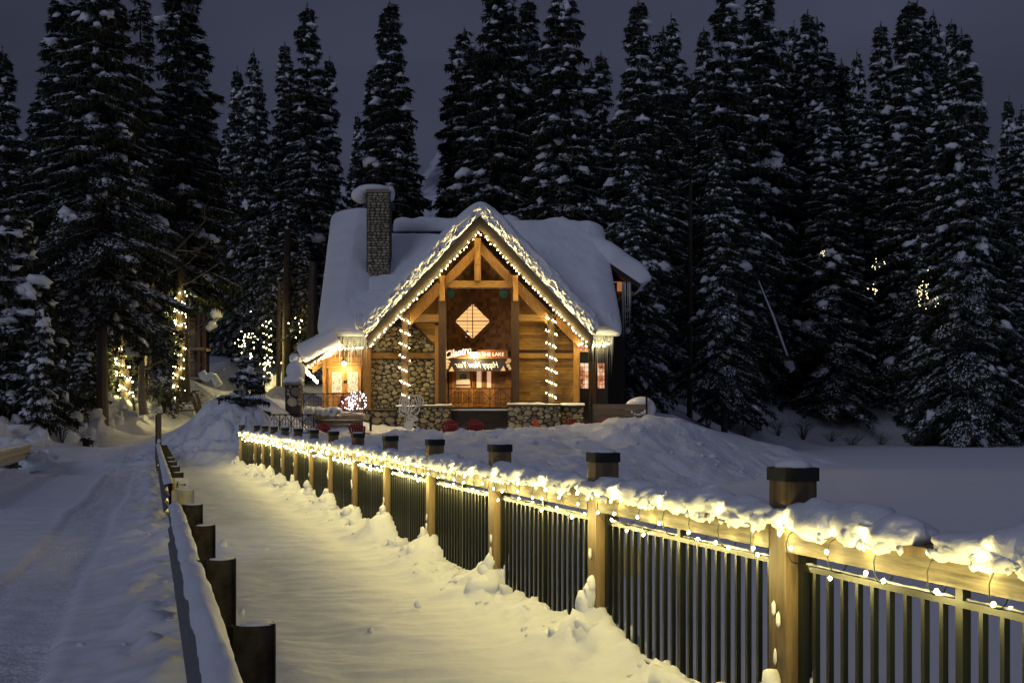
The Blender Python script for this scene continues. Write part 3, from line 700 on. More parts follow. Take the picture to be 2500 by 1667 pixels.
# sign board with script lettering
def text_mesh(s, size, shear=0, ext=.006, off=0, spacing=1.0):
    cu = bpy.data.curves.new('lettering', 'FONT'); cu.body = s; cu.size = size; cu.shear = shear; cu.extrude = ext; cu.offset = off; cu.space_character = spacing
    cu.align_x = 'CENTER'; cu.align_y = 'CENTER'; cu.resolution_u = 2
    o = bpy.data.objects.new('lettering_src', cu); COL.objects.link(o); dg = bpy.context.evaluated_depsgraph_get(); dg.update()
    me = bpy.data.meshes.new_from_object(o.evaluated_get(dg)); bpy.data.objects.remove(o); return me
sign = thing('sign_board', P4(620, 700, 64.3), 'long red-brown sign with script name and THE LAKE above the banner', 'sign')
m_sign = wood_mat('sign_wood', (.16, .03, .015), (.34, .09, .04), (1, 1, 10))
B4(225, 645, 995, 748, 64.3, 64.38).build('board', m_sign, sign)
for a in ((225, 640, 1000, 648), (225, 745, 1000, 753)): B4(*a, 64.26, 64.32).build('frame_edge', M['cedar_h'], sign)
B4(990, 640, 1000, 753, 64.26, 64.32).build('frame_edge', M['cedar_h'], sign)
def put_text(s, size, c, D, mat, parent, shear=0, rz=0, mirror=False, off=0, ext=.004, width=None, name='lettering'):
    me = text_mesh(s, size, shear, ext, off); me.materials.clear(); me.materials.append(mat)
    sxx = 1
    if width: w = max(v.co.x for v in me.vertices)-min(v.co.x for v in me.vertices); sxx = width/w
    o = bpy.data.objects.new(name, me); o.location = (c[0], D, c[2]); o.rotation_mode = 'XYZ'; o.rotation_euler = (math.radians(90), -rz, 0); o.scale = (-sxx if mirror else sxx, 1, 1)
    return link(o, parent)
m_wl = emit('white_glow_lettering', (1, .93, .85), .25, False); px5 = 64.3/F/5.6  # lettering is no lamp; a faint glow is added to its white
put_text('ON THE LAKE', 68*px5, P4(735, 700, 64.3), 64.285, m_wl, sign, off=.004, width=440*px5)
m_blk = plain('maroon_black', (.04, .01, .015))
put_text('Cilantro', 150*px5, P4(310, 680, 64.1), 64.20, m_blk, sign, shear=.5, rz=math.radians(13), off=.06, width=385*px5)
put_text('Cilantro', 145*px5, P4(313, 678, 64.1), 64.185, m_wl, sign, shear=.5, rz=math.radians(13), off=.016, width=370*px5)
# happy new year banner, its print showing reversed
ban = thing('banner', P4(605, 845, 64.6), 'black banner reading happy new year in reverse, hung below the sign', 'banner')
m_ban, n, l, bs = newmat('banner_cloth'); vo = n.new('ShaderNodeTexVoronoi'); vo.inputs['Scale'].default_value = 11; l.new(coords(n, l, (1, 1, 1)), vo.inputs[0])
sp_ = ramp(n, l, vo.outputs['Distance'], [(.10, (.85, .75, .45)), (.16, (.015, .012, .018))]); nz = noise(n, l, coords(n, l, (1, 1, 1)), 2.5)
mxn = n.new('ShaderNodeMix'); mxn.data_type = 'RGBA'; l.new(ramp(n, l, nz, [(.48, (0, 0, 0)), (.56, (1, 1, 1))]), mxn.inputs[0]); mxn.inputs[6].default_value = (.012, .01, .016, 1); l.new(sp_, mxn.inputs[7]); l.new(mxn.outputs[2], bs.inputs['Base Color']); bs.inputs['Roughness'].default_value = .6
gx = np.linspace(P4(160, 0, 64.6)[0], P4(1050, 0, 64.6)[0], 40); gz = np.linspace(P4(0, 762, 64.6)[2], P4(0, 930, 64.6)[2], 6)
GX, GZ = np.meshgrid(gx, gz, indexing='ij'); obj('cloth', grid_mesh('cloth', np.stack([GX, 64.6+.03*np.sin(GX*5), GZ-.02*np.sin(GX*3)*0], -1), m_ban), ban)
put_text('Happy New Year', 120*px5, P4(590, 845, 64.5), 64.52, m_wl, ban, shear=.45, mirror=True, off=-.002, width=600*px5, ext=.003)
m_bal = plain('cream_balloon', (.70, .58, .36))
for x, y, r in ((1022, 785, 32), (1015, 855, 26), (1036, 892, 22), (990, 810, 18), (172, 790, 26), (185, 840, 24), (170, 875, 26), (205, 800, 18)):
    q = MB(); p = P4(x, y, 64.54); q.tube([(p[0], 64.545, p[2]), (p[0], 64.555, p[2])], r*px5, 12); q.build('balloon_print', m_bal, ban)
for x, y in ((940, 895), (235, 900)):
    p = P4(x, y, 64.54); MB().prism([(p[0]-.14, p[2]-.12), (p[0]+.14, p[2]-.12), (p[0]+.03, p[2]+.15)], 64.545, 64.555).build('hat_print', m_bal, ban)
# barn lamps and spotlights
def barn_lamp(label, p, power, r=.10, name='wall_lamp', arm=.35):
    t = thing(name, p, label, 'lamp')
    MB().tube([(p[0], p[1]+arm, p[2]+.15), (p[0], p[1]+arm*.3, p[2]+.38), (p[0], p[1], p[2]+.30)], .02, 6).build('arm', M['black_metal'], t)
    MB().tube([(p[0], p[1], p[2]+.34), (p[0], p[1], p[2]+.22), (p[0], p[1], p[2]+.12)], [.05, .09, .24], 12).build('shade', M['black_metal'], t)
    MB().blob(p, r, r, r, 0, 0, 1, 0, 2).build('bulb', M['lamp'], t, True)
    glow(t, (p[0], p[1]-.05, p[2]-r-.04), power, (1, .70, .36), .05); return t
barn_lamp('glaring bare lamp hanging in front of the sign board', P4(548, 705, 63.9), 210, .17)
barn_lamp('barn lamp glowing above the small entrance doors on the left', P5(1045, 565, 63.3), 90, .11)
for a, lab in ((785, 'left'), (1103, 'right')):
    p = P1(a, 668, 62.6); t = thing('spotlight', p, 'unlit round dark spotlight under the tie beam, %s of the two' % lab, 'spotlight')
    MB().tube([p, (p[0], p[1]-.05, p[2]-.0), (p[0], p[1]-.34, p[2]-.12)], [.14, .2, .24], 14).build('housing', M['black_metal'], t)
    MB().tube([(p[0], p[1]-.34, p[2]-.12), (p[0], p[1]-.36, p[2]-.127)], .22, 14).build('lens', plain('teal_lens', (.03, .09, .08), .15), t)
    MB().tube([(p[0], p[1], p[2]+.0), (p[0], p[1], p[2]+.32)], .04, 6).build('stem', M['black_metal'], t)

# ---- stones
def pack(poly, rmin, rmax, D, conv=P1, tries=2600, asp=1.35, seed=1):
    r_ = np.random.default_rng(seed); q = np.array([(conv(x, y, D)[0], conv(x, y, D)[2]) for x, y in poly])
    x0, z0 = q.min(0); x1, z1 = q.max(0); out = np.zeros((0, 3)); n = len(q)
    def inside(x, z, mgn):
        c = False
        for i in range(n):
            a, b = q[i], q[(i+1) % n]
            if (a[1] > z) != (b[1] > z) and x < (b[0]-a[0])*(z-a[1])/(b[1]-a[1])+a[0]: c = not c
            ab = b-a; t = np.clip(((x-a[0])*ab[0]+(z-a[1])*ab[1])/(ab@ab), 0, 1); d = math.hypot(x-a[0]-t*ab[0], z-a[1]-t*ab[1])
            if d < mgn: return False
        return c
    for k in range(tries):
        f = k/tries; r = rmax*(1-f)**1.3+rmin; r = max(rmin, r*r_.uniform(.8, 1.1))
        x, z = r_.uniform(x0, x1), r_.uniform(z0, z1)
        if len(out) and np.any(((out[:, 0]-x)/asp)**2+(out[:, 1]-z)**2 < (out[:, 2]+r)**2*.90): continue
        if inside(x, z, r*.95): out = np.vstack([out, (x, z, r)])
    return [(x, z, r, D, asp) for x, z, r in out]
SM = []
for k in range(6):
    mb = MB(); rings = [(1.0, 0.0), (.93, -.35), (.62, -.72)]
    off = [1+.13*random.uniform(-1, 1) for _ in range(8)]; vs = []
    for rr, yy_ in rings:
        vs += [(rr*off[i]*math.cos(math.pi/4*i), yy_, rr*off[i]*math.sin(math.pi/4*i)) for i in range(8)]
    vs.append((0, -.85, 0)); fs = []
    for a in range(2): fs += [(a*8+i, a*8+(i+1) % 8, (a+1)*8+(i+1) % 8, (a+1)*8+i) for i in range(8)]
    fs += [(16+i, 16+(i+1) % 8, 24) for i in range(8)]; mb.add(vs, fs); SM.append((mb, mb.mesh('stone', M['stone'], True)))
stones = []
stones += [(s_, sw) for s_ in pack([(306, 1366), (306, 1069), (688, 1069), (688, 1366)], .034, .092, 63.1, tries=5200, seed=1)]
stones += [(s_, sw) for s_ in pack([(308, 1030), (308, 1005), (430, 878), (560, 862), (575, 880), (688, 992), (688, 1030)], .034, .092, 63.1, tries=3200, seed=2)]
def pier(label, x0, y0, x1, y1, D, seed, lo=.04, hi=.10, cap=True):
    p = MB(); B1(x0, y0, x1, 1500, D, D+.7, mb=p); o = p.build('stone_pier', M['mortar'], lodge)
    st = [(s_, o) for s_ in pack([(x0+2, 1495), (x0+2, y0+6), (x1-2, y0+6), (x1-2, 1495)], lo, hi, D, tries=2600, seed=seed)]
    if cap:
        B1(x0-5, y0-3, x1+5, y0+4, D-.08, D+.8).build('cap_stone', M['grey_board'], o)
        a, c = P1(x0-4, y0-3, D), P1(x1+4, y0-3, D); nx = 24; sp = np.zeros((nx, 7, 3)); xs = np.linspace(a[0], c[0], nx)
        for j in range(7):
            t = math.pi*j/6; sp[:, j] = np.stack([xs, D+.35-.45*np.cos(t)+xs*0, a[2]+.02+np.sin(t)*(.07+.05*fbm(xs*1.5, xs*0+seed, None, 2, seed))], -1)
        obj('snow_cap', grid_mesh('snow_cap', sp, M['snow']), o)
    return st
stones += pier('a', 602, 1352, 786, 1485, 60.9, 3); stones += pier('b', 1126, 1346, 1446, 1480, 60.9, 4)
stones += pier('c', 264, 1372, 462, 1498, 61.8, 5, .055, .13, False); stones += pier('d', 1446, 1350, 1582, 1484, 61.6, 6); stones += pier('e', 462, 1356, 602, 1480, 61.3, 7)
B1(262, 1366, 700, 1373, 61.5, 62.6).build('ledge', M['grey_board'], lodge)
# chimney
ch = MB().box(X(895, 65.5), X(951, 65.5), 65.5, 66.8, 7.2, Z(469, 65.5)).build('chimney', M['mortar'], lodge)
CH0 = X(895, 65.5); CH1 = X(951, 65.5)
def chpack():
    out = []; z = 7.4; r_ = random.Random(5)
    while z < Z(472, 65.5)-.06:
        h = r_.choice([.09, .13, .17]); x = CH0+.02
        while x < CH1-.05:
            w = r_.uniform(.12, .34); w = min(w, CH1-x); out.append((x+w/2, z+h/2, h/2*.92, 65.5, w/h)); x += w
        z += h
    return out
stones += [(s_, ch) for s_ in chpack()]
stones.sort(key=lambda t: -t[0][2]*t[0][2]*t[0][4])
stuffs = {}
for i, ((x, z, r, D, asp), par) in enumerate(stones):
    mb, me = random.choice(SM); dp = r*.55*random.uniform(.7, 1.2)
    if i < 298: obj('stone', me, par, (x, D, z), (0, 0, 0), (r*asp*.97, dp, r*.97))
    else: stuffs.setdefault(par.name, [par, MB()])[1].add([(x+a*r*asp*.97, D+b2*dp, z+c*r*.97) for a, b2, c in mb.v], mb.f)
for par, mb in stuffs.values(): mb.build('stones', M['stone'], par, True, kind='stuff')
B(lambda a, c: (a, c), 893, 463, 953, 470, 65.4, 66.9).build('cap_stone', M['grey_board'], ch)
MB().box(X(914, 65.5), X(930, 65.5), 65.8, 66.1, Z(466, 65.5), Z(461, 65.5)+.05).build('flue', M['black_metal'], ch)
sc = MB(); zt = Z(462, 66)
c_ = lambda a, c: (X(a, 66), 66.3, Z(c, 66))
sc.blob(c_(912, 463), 1.02, .9, .30, 4, .06, 1.2, 0, 3); sc.blob(c_(878, 474), .50, .7, .44, 7, .08, 1.2, 0, 3); sc.blob(c_(954, 470), .20, .55, .42, 9, .1, 1.2, 0, 3)
sc.build('snow_cap', M['snow_roof'], ch, True)

# ---- snow on the front gable, lofted along the rake
ns = 150; S_ = np.linspace(-1, 1, ns)
sec = [(0, 60.95), (.10, 60.72), (.22, 60.62), (.35, 60.56), (.48, 60.54), (.60, 60.56), (.72, 60.62), (.83, 60.74), (.92, 60.95), (.98, 61.25), (1.0, 61.7), (1.0, 62.6), (1.0, 64), (1.0, 66), (1.0, 68), (1.0, 70), (1.0, 73), (1.0, 76)]
# refine the front so that it can carry relief
ff = np.interp(np.linspace(0, 9, 34), range(10), [s_[0] for s_ in sec[:10]]); yf = np.interp(np.linspace(0, 9, 34), range(10), [s_[1] for s_ in sec[:10]])
ff = np.append(ff, [s_[0] for s_ in sec[10:]]); yf = np.append(yf, [s_[1] for s_ in sec[10:]])
ns = 420; S_ = np.linspace(-1, 1, ns); Pt = np.zeros((ns, len(ff), 3))
LEN = math.hypot(HW, ZR-ZE); nxn, nzn = (ZR-ZE)/LEN, HW/LEN
for i, s_ in enumerate(S_):
    a = abs(s_); sg_ = 1 if s_ > 0 else -1
    bx_, bz_ = XC+sg_*(HW+.16)*a, ZR-(HW+.16)*a*SL
    xo = (HW+.78-.35*float(sm(.9, 1, a)))*a; zo = ZR+.86-SL*(math.sqrt(xo*xo+.62**2)-.62)-.28*float(sm(.93, 1, a))
    dx_ = XC+sg_*xo-bx_; dz_ = zo-bz_; bow = np.sin(np.pi*ff)*.0
    Pt[i, :, 0] = bx_+dx_*ff; Pt[i, :, 2] = bz_+dz_*ff; Pt[i, :, 1] = yf
pz = np.linspace(0, 1, len(ff))[None, :]*3.0; ps_ = (S_*LEN)[:, None]
front = (ff[None, :] > .06)*(ff[None, :] < .9)*(yf[None, :] < 61.3)
nz1 = fbm(ps_*1.6+np.zeros_like(pz), pz*2.2+np.zeros_like(ps_), None, 4, 201); nz2 = fbm(ps_*4.5+np.zeros_like(pz), pz*5+np.zeros_like(ps_), None, 3, 205)
nz3 = fbm(ps_*9+np.zeros_like(pz), pz*9+np.zeros_like(ps_), None, 2, 208)
chips = sm(.02, .14, nz1*.45+nz2*.5+.15*nz3)*np.exp(-((ff[None, :]-.36)/.24)**2)
Pt[:, :, 1] += front*(.22*chips-.10*nz1-.03*nz3*(ff[None, :] < .7))
Pt[:, :, 0] += .04*nz1*(ff[None, :] > .3); Pt[:, :, 2] += .04*nz1*(ff[None, :] > .3)
obj('roof_snow', grid_mesh('roof_snow', Pt, M['snow_roof']), lodge)

# ---- main roof behind, ridge running left-right
RY, RZ_, EY, EZ = 70.5, 12.75, 63.3, 6.25
MX0, MX1 = X(803, 63.5)+.25, X(1497, 63.5)
def under_gable(p): return p[..., 2] < ZR-SL*np.abs(p[..., 0]-XC)-.05
def gable_cut(name, Pp, mat):
    n, m, _ = Pp.shape; i = np.arange(n*m).reshape(n, m); u_ = under_gable(Pp).ravel()
    Fc = np.stack([i[:-1, :-1], i[1:, :-1], i[1:, 1:], i[:-1, 1:]], -1).reshape(-1, 4); Fc = Fc[~np.all(u_[Fc], axis=1)]
    return np_mesh(name, Pp.reshape(-1, 3), Fc, mat, True)
ax, at_ = np.meshgrid(np.linspace(MX0, MX1, 120), np.linspace(0, 1, 60), indexing='ij')
rme = gable_cut('roof', np.stack([ax, EY+(RY-EY)*at_, EZ+(RZ_-EZ)*at_], -1), M['dark_wall']); obj('roof', rme, lodge)
MB().add([(MX0, RY, RZ_), (MX1, RY, RZ_), (MX1, 77, 7), (MX0, 77, 7)], [(0, 1, 2, 3)]).build('roof', M['dark_wall'], lodge)
def roof_snow(x0, x1, t0, t1, th, seed, mat='snow_roof', ey=EY, ez=EZ, ry=RY, rz=RZ_, nose=.45, nx=70, nt=60, amp=.08, thf=None, side=.35, flare=(0, 0), name='roof_snow', relief=.03, parent=None):
    Lr = math.hypot(ry-ey, rz-ez); dy, dz = (ry-ey)/Lr, (rz-ez)/Lr; ny, nz = -dz, dy
    a = np.linspace(0, 1, nx); b2 = np.linspace(0, 1, nt); A_, B_ = np.meshgrid(a, b2, indexing='ij')
    Wd = (x1-x0); Hh = (t1-t0)*Lr
    da = np.minimum(A_, 1-A_)*Wd; db0 = B_*Hh; db1 = (1-B_)*Hh
    rr = th*.75
    def rnd_(d): q = np.clip(d/rr, 0, 1); return np.sqrt(np.clip(1-(1-q)**2, 0, 1))
    prof = rnd_(da)*rnd_(db0)*rnd_(db1)
    h = th*prof
    if thf is not None: h = h*thf(A_, B_)
    xw = x0+A_*Wd; tt = t0*Lr+B_*Hh
    h = h+amp*fbm(xw*.6, tt*.6, None, 3, seed)*prof+relief*fbm(xw*2.2, tt*2.2, None, 3, seed+2)*prof
    # bulge past the edges
    bl = np.exp(-(da/rr)**2)*side*np.sin(np.pi*np.clip(prof, 0, 1))
    sgn_ = np.where(A_ < .5, -1, 1); fl = np.where(A_ < .5, -flare[0], flare[1])*(1-2*np.minimum(A_, 1-A_))*B_
    xo = xw+sgn_*bl+fl
    tb = tt-nose*np.exp(-(db0/rr)**2)*np.sin(np.pi*np.clip(prof, 0, 1))
    Pp = np.stack([xo, ey+dy*tb+ny*h, ez+dz*tb+nz*h+.02], -1)
    return obj(name, gable_cut(name, Pp, M[mat]), parent or lodge)
roof_snow(MX0-.3, CH0-.05, -.06, 1.06, 1.25, 301, nose=.6, side=.5, flare=(.5, -.15), nt=90)         # tall lobe left of the chimney
roof_snow(MX0-.3, XC-3.6, -.06, .26, 1.15, 305, nose=.6, side=.4)                                     # eave below the chimney
roof_snow(CH0-.2, 3.9, .10, .84, .70, 309, side=.1, nx=120)
roof_snow(CH1-.1, XC+1.9, .93, 1.03, .62, 313, side=.2, amp=.22, nx=120, nt=24)
roof_snow(XC+2.0, 2.95, .955, 1.03, .55, 317, side=.2, amp=.25, nx=60, nt=24)
roof_snow(XC+1.2, MX1+.15, -.06, .93, 1.15, 321, nose=.55, side=.35, flare=(0, -.5), nx=110, nt=100)
MB().box(CH1, XC+3, 69.3, 69.5, RZ_-1.2, RZ_-.6).build('flashing', M['dark_wall'], lodge)
# right wing roof sloping down to the right
def roof_side(x0, x1, z0, z1, y0, y1, th, seed, parent=lodge):
    a = np.linspace(0, 1, 60); b2 = np.linspace(0, 1, 60); A_, B_ = np.meshgrid(a, b2, indexing='ij')
    Lr = math.hypot(x1-x0, z1-z0); nx_, nz_ = -(z1-z0)/Lr, (x1-x0)/Lr; rr = th*.7
    q = lambda d: np.sqrt(np.clip(1-(1-np.clip(d/rr, 0, 1))**2, 0, 1))
    pr = q((1-A_)*Lr)*q(B_*(y1-y0)); h = pr*th+.10*fbm(A_*4, B_*3, None, 3, seed)*pr
    ov = .5*np.exp(-((1-A_)*Lr/rr)**2)*np.sin(np.pi*pr); oy = -.35*np.exp(-(B_*(y1-y0)/rr)**2)*np.sin(np.pi*pr)
    Xx = x0+(x1-x0)*A_+nx_*h+ov*.8; Zz = z0+(z1-z0)*A_+nz_*h-ov*.35
    zb_ = z0+(z1-z0)*A_; vy = EY+(zb_-EZ)*(RY-EY)/(RZ_-EZ)-1.0; ys = vy+(y0-vy)*sm(MX1-.7, MX1+.5, Xx); Yy = ys+(y1-ys)*B_+oy
    obj('roof_snow', grid_mesh('roof_snow', np.stack([Xx, Yy, Zz], -1), M['snow_roof']), parent)
roof_side(2.2, 7.0, 12.2, 8.95, 66.6, 77, 1.05, 331)
MB().add([(5.1, 66.7, 10.2), (7.0, 66.7, 8.93), (7.0, 77, 8.93), (5.1, 77, 10.2), (5.1, 66.7, 10.0), (6.9, 66.7, 8.73), (6.9, 77, 8.73), (5.1, 77, 10.0)], [(0, 1, 2, 3), (4, 7, 6, 5), (0, 4, 5, 1), (1, 5, 6, 2)]).build('roof', M['dark_wall'], lodge)
MB().box(4.4, 6.25, 68, 76, 1.5, 9.4).build('side_wall', M['dark_wall'], lodge)
MB().box(4.9, 6.7, 67.2, 67.5, Z(722, 67.3), Z(712, 67.3)).build('bracket_beam', M['cedar_h'], lodge)
MB().beam((5.15, 67.3, Z(760, 67.3)), (6.2, 67.3, Z(716, 67.3)), .16, .22, up=(0, 1, 0)).build('brace', M['cedar_h'], lodge)
MB().box(5.5, 5.75, 67.2, 67.5, Z(712, 67.3), Z(690, 67.3)).build('bracket_post', M['cedar_v'], lodge)
B(lambda a, c: (a, c), 1497, 688, 1519, 722, 67.95, 68, MB()).build('window', emit('dim_room', (1, .35, .10), .35), lodge)
# bay at the right
bay = MB().box(X(1412, 64.2), X(1484, 64.2), 64.2, 67, 1.2, 7.2).build('bay_wall', M['dark_wall'], lodge)
def window(conv, x0, y0, x1, y1, D, nx, ny, par, strength=1.0):
    w = B(conv, x0-3, y0-3, x1+3, y1+3, D-.05, D+.06).build('window', M['beam_dark'], par)
    mt, n, l, bs = newmat('room_glow'); nz = noise(n, l, coords(n, l, (1, 1, 1)), 2.8, 3)
    c = ramp(n, l, nz, [(.36, (.12, .03, .02)), (.5, (.8, .28, .12)), (.64, (1, .75, .5))]); l.new(c, bs.inputs['Emission Color']); bs.inputs['Emission Strength'].default_value = strength; bs.inputs['Base Color'].default_value = (.1, .05, .03, 1); bs.inputs['Roughness'].default_value = .2
    B(conv, x0, y0, x1, y1, D-.06, D-.05).build('pane', mt, w)
    for i in range(1, nx): xm = x0+(x1-x0)*i/nx; B(conv, xm-1.2, y0, xm+1.2, y1, D-.09, D-.062).build('muntin', M['beam_dark'], w)
    for i in range(1, ny): ym = y0+(y1-y0)*i/ny; B(conv, x0, ym-1.3, x1, ym+1.3, D-.094, D-.064).build('muntin', M['beam_dark'], w)
    return w
window(s1, 1560, 1094, 1608, 1244, 64.2, 2, 6, bay); window(s1, 1664, 1094, 1704, 1244, 64.2, 3, 6, bay)
window(s1, 1560, 962, 1608, 1026, 64.2, 2, 3, bay); window(s1, 1664, 952, 1702, 1030, 64.2, 3, 3, bay)
B1(1612, 1085, 1655, 1380, 64.1, 64.2).build('trim_board', M['beam_dark'], bay)
# ---- small entrance at the left
ent = MB(); q = [P5(x, y, 64) for x, y in ((770, 1250), (770, 500), (905, 330), (1300, 330), (1300, 1250))]
ew = ent.prism([(p[0], p[2]) for p in q], 64.0, 66).build('entrance_wall', M['cedar_h'], lodge)
for k in range(14): B5(905 if k > 8 else 830, 345+k*19, 1290, 362+k*19, 63.95, 64.0).build('plank', M['cedar_h'], ew)
B5(772, 505, 815, 1110, 63.88, 64.0).build('corner_board', M['cedar_v'], ew); B5(815, 596, 1275, 620, 63.88, 63.98).build('door_frame', M['cedar_h'], ew)
for x0, x1, g0, g1 in ((850, 1058, 890, 1020), (1062, 1262, 1092, 1224)):
    d = B5(x0, 625, x1, 1120, 63.9, 63.99).build('door', M['door_wood'], ew)
    mt, n, l, bs = newmat('patterned_glass'); nz = noise(n, l, coords(n, l, (14, 1, 4)), 1.5, 4)
    c = ramp(n, l, nz, [(.38, (.28, .16, .05)), (.5, (.9, .68, .36)), (.6, (1, .9, .62))]); l.new(c, bs.inputs['Emission Color']); bs.inputs['Emission Strength'].default_value = .95; bs.inputs['Base Color'].default_value = (.2, .15, .1, 1)
    B5(g0, 668, g1, 930, 63.87, 63.9).build('pane', mt, d); B5(g0, 960, g1, 1090, 63.88, 63.9).build('panel', M['cedar_v'], d)
    MB().blob(P5(1060+(12 if x0 > 1000 else -12), 790, 63.86), .04, .03, .09, 0, 0, 1).build('handle', M['black_metal'], d)
# lean-to roof: slopes down to the left
def pr5(pts, y0, y1): return MB().prism([(P5(x, y, y0)[0], P5(x, y, y0)[2]) for x, y in pts], y0, y1)
pr5([(925, 275), (530, 585), (545, 610), (925, 345)], 62.2, 62.4).build('fascia', M['fascia'], lodge)
pr5([(925, 285), (540, 590), (556, 612), (925, 350)], 62.42, 66).build('roof', M['cedar_h'], lodge)
for k in range(5): pr5([(900, 345+14*k), (640, 545+28*k), (652, 565+28*k), (900, 365+14*k)], 62.8+.5*k, 62.92+.5*k).build('rafter', M['cedar_h'], lodge)
sl = 50; A_, T_ = np.meshgrid(np.linspace(0, 1, 60), np.linspace(0, 2*math.pi, 40), indexing='ij')
a0 = np.array(P5(455, 470, 62.3)); a1 = np.array(P5(960, 205, 62.3)); Pp = np.zeros(A_.shape+(3,))
dx, dz = a1[0]-a0[0], a1[2]-a0[2]; Ln = math.hypot(dx, dz); nxl, nzl = -dz/Ln, dx/Ln
ang = T_; cxs = np.sign(np.cos(ang))*np.abs(np.cos(ang))**.6; czs = np.sign(np.sin(ang))*np.abs(np.sin(ang))**.6
endr = np.sqrt(np.clip(1-(1-np.clip(A_/.12, 0, 1))**2, 0, 1))
thk = .60*endr*(1+.05*fbm(A_*5, czs, None, 2, 350))
off_ = czs*thk+.02*fbm(A_*12, T_*3, None, 3, 352)
Pp[..., 0] = a0[0]+dx*A_+nxl*off_; Pp[..., 2] = a0[2]+dz*A_+nzl*off_; Pp[..., 1] = 63.9+cxs*2.0*endr
obj('roof_snow', grid_mesh('roof_snow', Pp, M['snow_roof']), lodge)
q = MB()
for (x, y, a, c) in ((430, 500, 70, 70), (455, 560, 48, 70), (480, 610, 28, 50), (885, 60, 30, 90), (900, 120, 45, 60)): q.blob(P5(x, y, 62.8), a*62.8/F/5.2, .5, c*62.8/F/5.2, x, .25, 1.3, 0, 3)
q.build('roof_snow', M['snow_roof'], lodge, True)
# icicles
def icicles(x0, x1, yt, D, n, lo, hi, r=.018, conv=P1, depth=.5):
    mb = MB()
    for i in range(n):
        x = random.uniform(x0, x1); p = conv(x, yt+random.uniform(-6, 6), D+random.uniform(0, depth)); h = random.uniform(lo, hi)
        if random.random() < .14: h *= 1.7
        mb.cone((p[0], p[1], p[2]), random.uniform(.6, 1.4)*r*(1.7 if h > hi*.8 else 1), h, 5)
    mb.build('icicles', M['ice'], lodge, True, kind='stuff')
def icy_block(x0, y0, x1, y1, D0, D1, seed):
    a, c = P1(x0, y0, D0), P1(x1, y1, D0); q = MB(); n = 7
    for i in range(n):
        for j in range(3): q.blob((a[0]+(c[0]-a[0])*(i+.5)/n, D0+(D1-D0)*(j+.5)/3, (a[2]+c[2])/2), (c[0]-a[0])/n*.95, (D1-D0)/3, (a[2]-c[2])/2*random.uniform(.9, 1.15), seed+i*3+j, .25, 2.2, 0, 3)
    q.build('ice_ledge', M['snow_roof'], lodge, True)
icy_block(82, 800, 250, 905, 62.6, 63.9, 1); icy_block(1645, 805, 1752, 895, 62.6, 63.9, 50); icy_block(215, 800, 300, 880, 61.6, 62.6, 70)
icicles(85, 290, 895, 62.5, 330, .35, 1.3, .016); icicles(1632, 1757, 890, 62.5, 260, .5, 1.6, .014); icicles(1800, 1862, 612, 66.5, 16, 1.2, 3.4, .016)
icicles(470, 545, 590, 62.2, 34, .3, 1.0, .016, P5); icicles(1610, 1640, 940, 61.6, 30, .3, 1.0, .014); icicles(268, 300, 905, 61.2, 30, .3, .9)

# ------------------------------------------------------------------ lights on the lodge
def zig(pts, step, amp=.03):
    out = []
    for a, b2 in zip(pts[:-1], pts[1:]):
        a, b2 = Vector(a), Vector(b2); n = max(1, int((b2-a).length/step))
        for i in range(n): p = a.lerp(b2, i/n); out.append((p.x+random.uniform(-amp, amp), p.y, p.z+random.uniform(-amp, amp)))
    return out
HC = (1.0, .73, .25)
bl = zig([P1(300, 992, 60.68), P1(400, 885, 60.68), P1(510, 775, 60.68), P1(735, 548, 60.68), P1(950, 318, 60.68), P1(972, 322, 60.68), P1(1180, 545, 60.68), P1(1400, 768, 60.68), P1(1610, 985, 60.68)], .20, .055)
strand('warm bulbs strung beneath both rakes of the big front gable', bl, bl, .026, power=11, every=1, col=HC, off=(0, -1.2, .6), cord=.01, lr=.012)
for a, lab in ((511, 'left porch post in front of the stone wall'), (1387, 'right porch post in front of the plank wall')):
    pth = []; bb = []; n = 7; c0 = P1(a, 800, 61.92); zt, zb = Z(s1(0, 800)[1], 61.9), Z(s1(0, 1325)[1], 61.9)
    for i in range(n*12+1):
        ph = 2*math.pi*i/12; z = zt+(zb-zt)*i/(n*12); pth.append((c0[0]+.26*math.sin(ph), 61.92-.24*math.cos(ph), z))
    for i in range(n):
        for sv_ in (-.95, -.45, .05, .55, .95):
            if random.random() < .1: continue
            f = math.asin(sv_)/(2*math.pi)+random.uniform(-.03, .03)
            ph = 2*math.pi*(i+.5+f); ph2 = 2*math.pi*f
            bb.append((c0[0]+.26*math.sin(ph2)+random.uniform(-.03, .03), 61.92-.28*math.cos(ph2)-.04, zt+(zb-zt)*(i+.5+f)/n))
    strand('fairy lights spiralling down the '+lab, pth, bb, .026, power=8, every=3, col=(1, .78, .30), cord=.01, lr=.012)
bl = zig([P5(590, 600, 62.1), P5(720, 520, 62.1), P5(900, 415, 62.1)], .16, .03)+zig([P1(90, 1010, 62.2), P1(280, 1000, 62.0)], .17, .05)
strand('warm bulbs along the low entrance roof and behind the icicles at left', bl, bl, .030, power=5, every=2, col=(1, .78, .34), off=(0, .5, -1.5), cord=.01, lr=.03)
bl = zig([P5(545, 640, 62.2), P5(620, 715, 64.0), P5(705, 800, 66.5)], .09, .04)
strand('dense bright run of bulbs on the side eave of the entrance roof', bl, bl, .05, power=6, every=3, col=(1, .82, .4), cord=.01, lr=.04)
bl = zig([P1(1545, 985, 61.6), P1(1740, 985, 62.0)], .13, .07)
strand('bright cluster of bulbs behind the icicles at the right eave', bl, bl, .04, power=7, every=2, col=(1, .82, .36), off=(0, .5, -1.2), cord=.01, lr=.03)
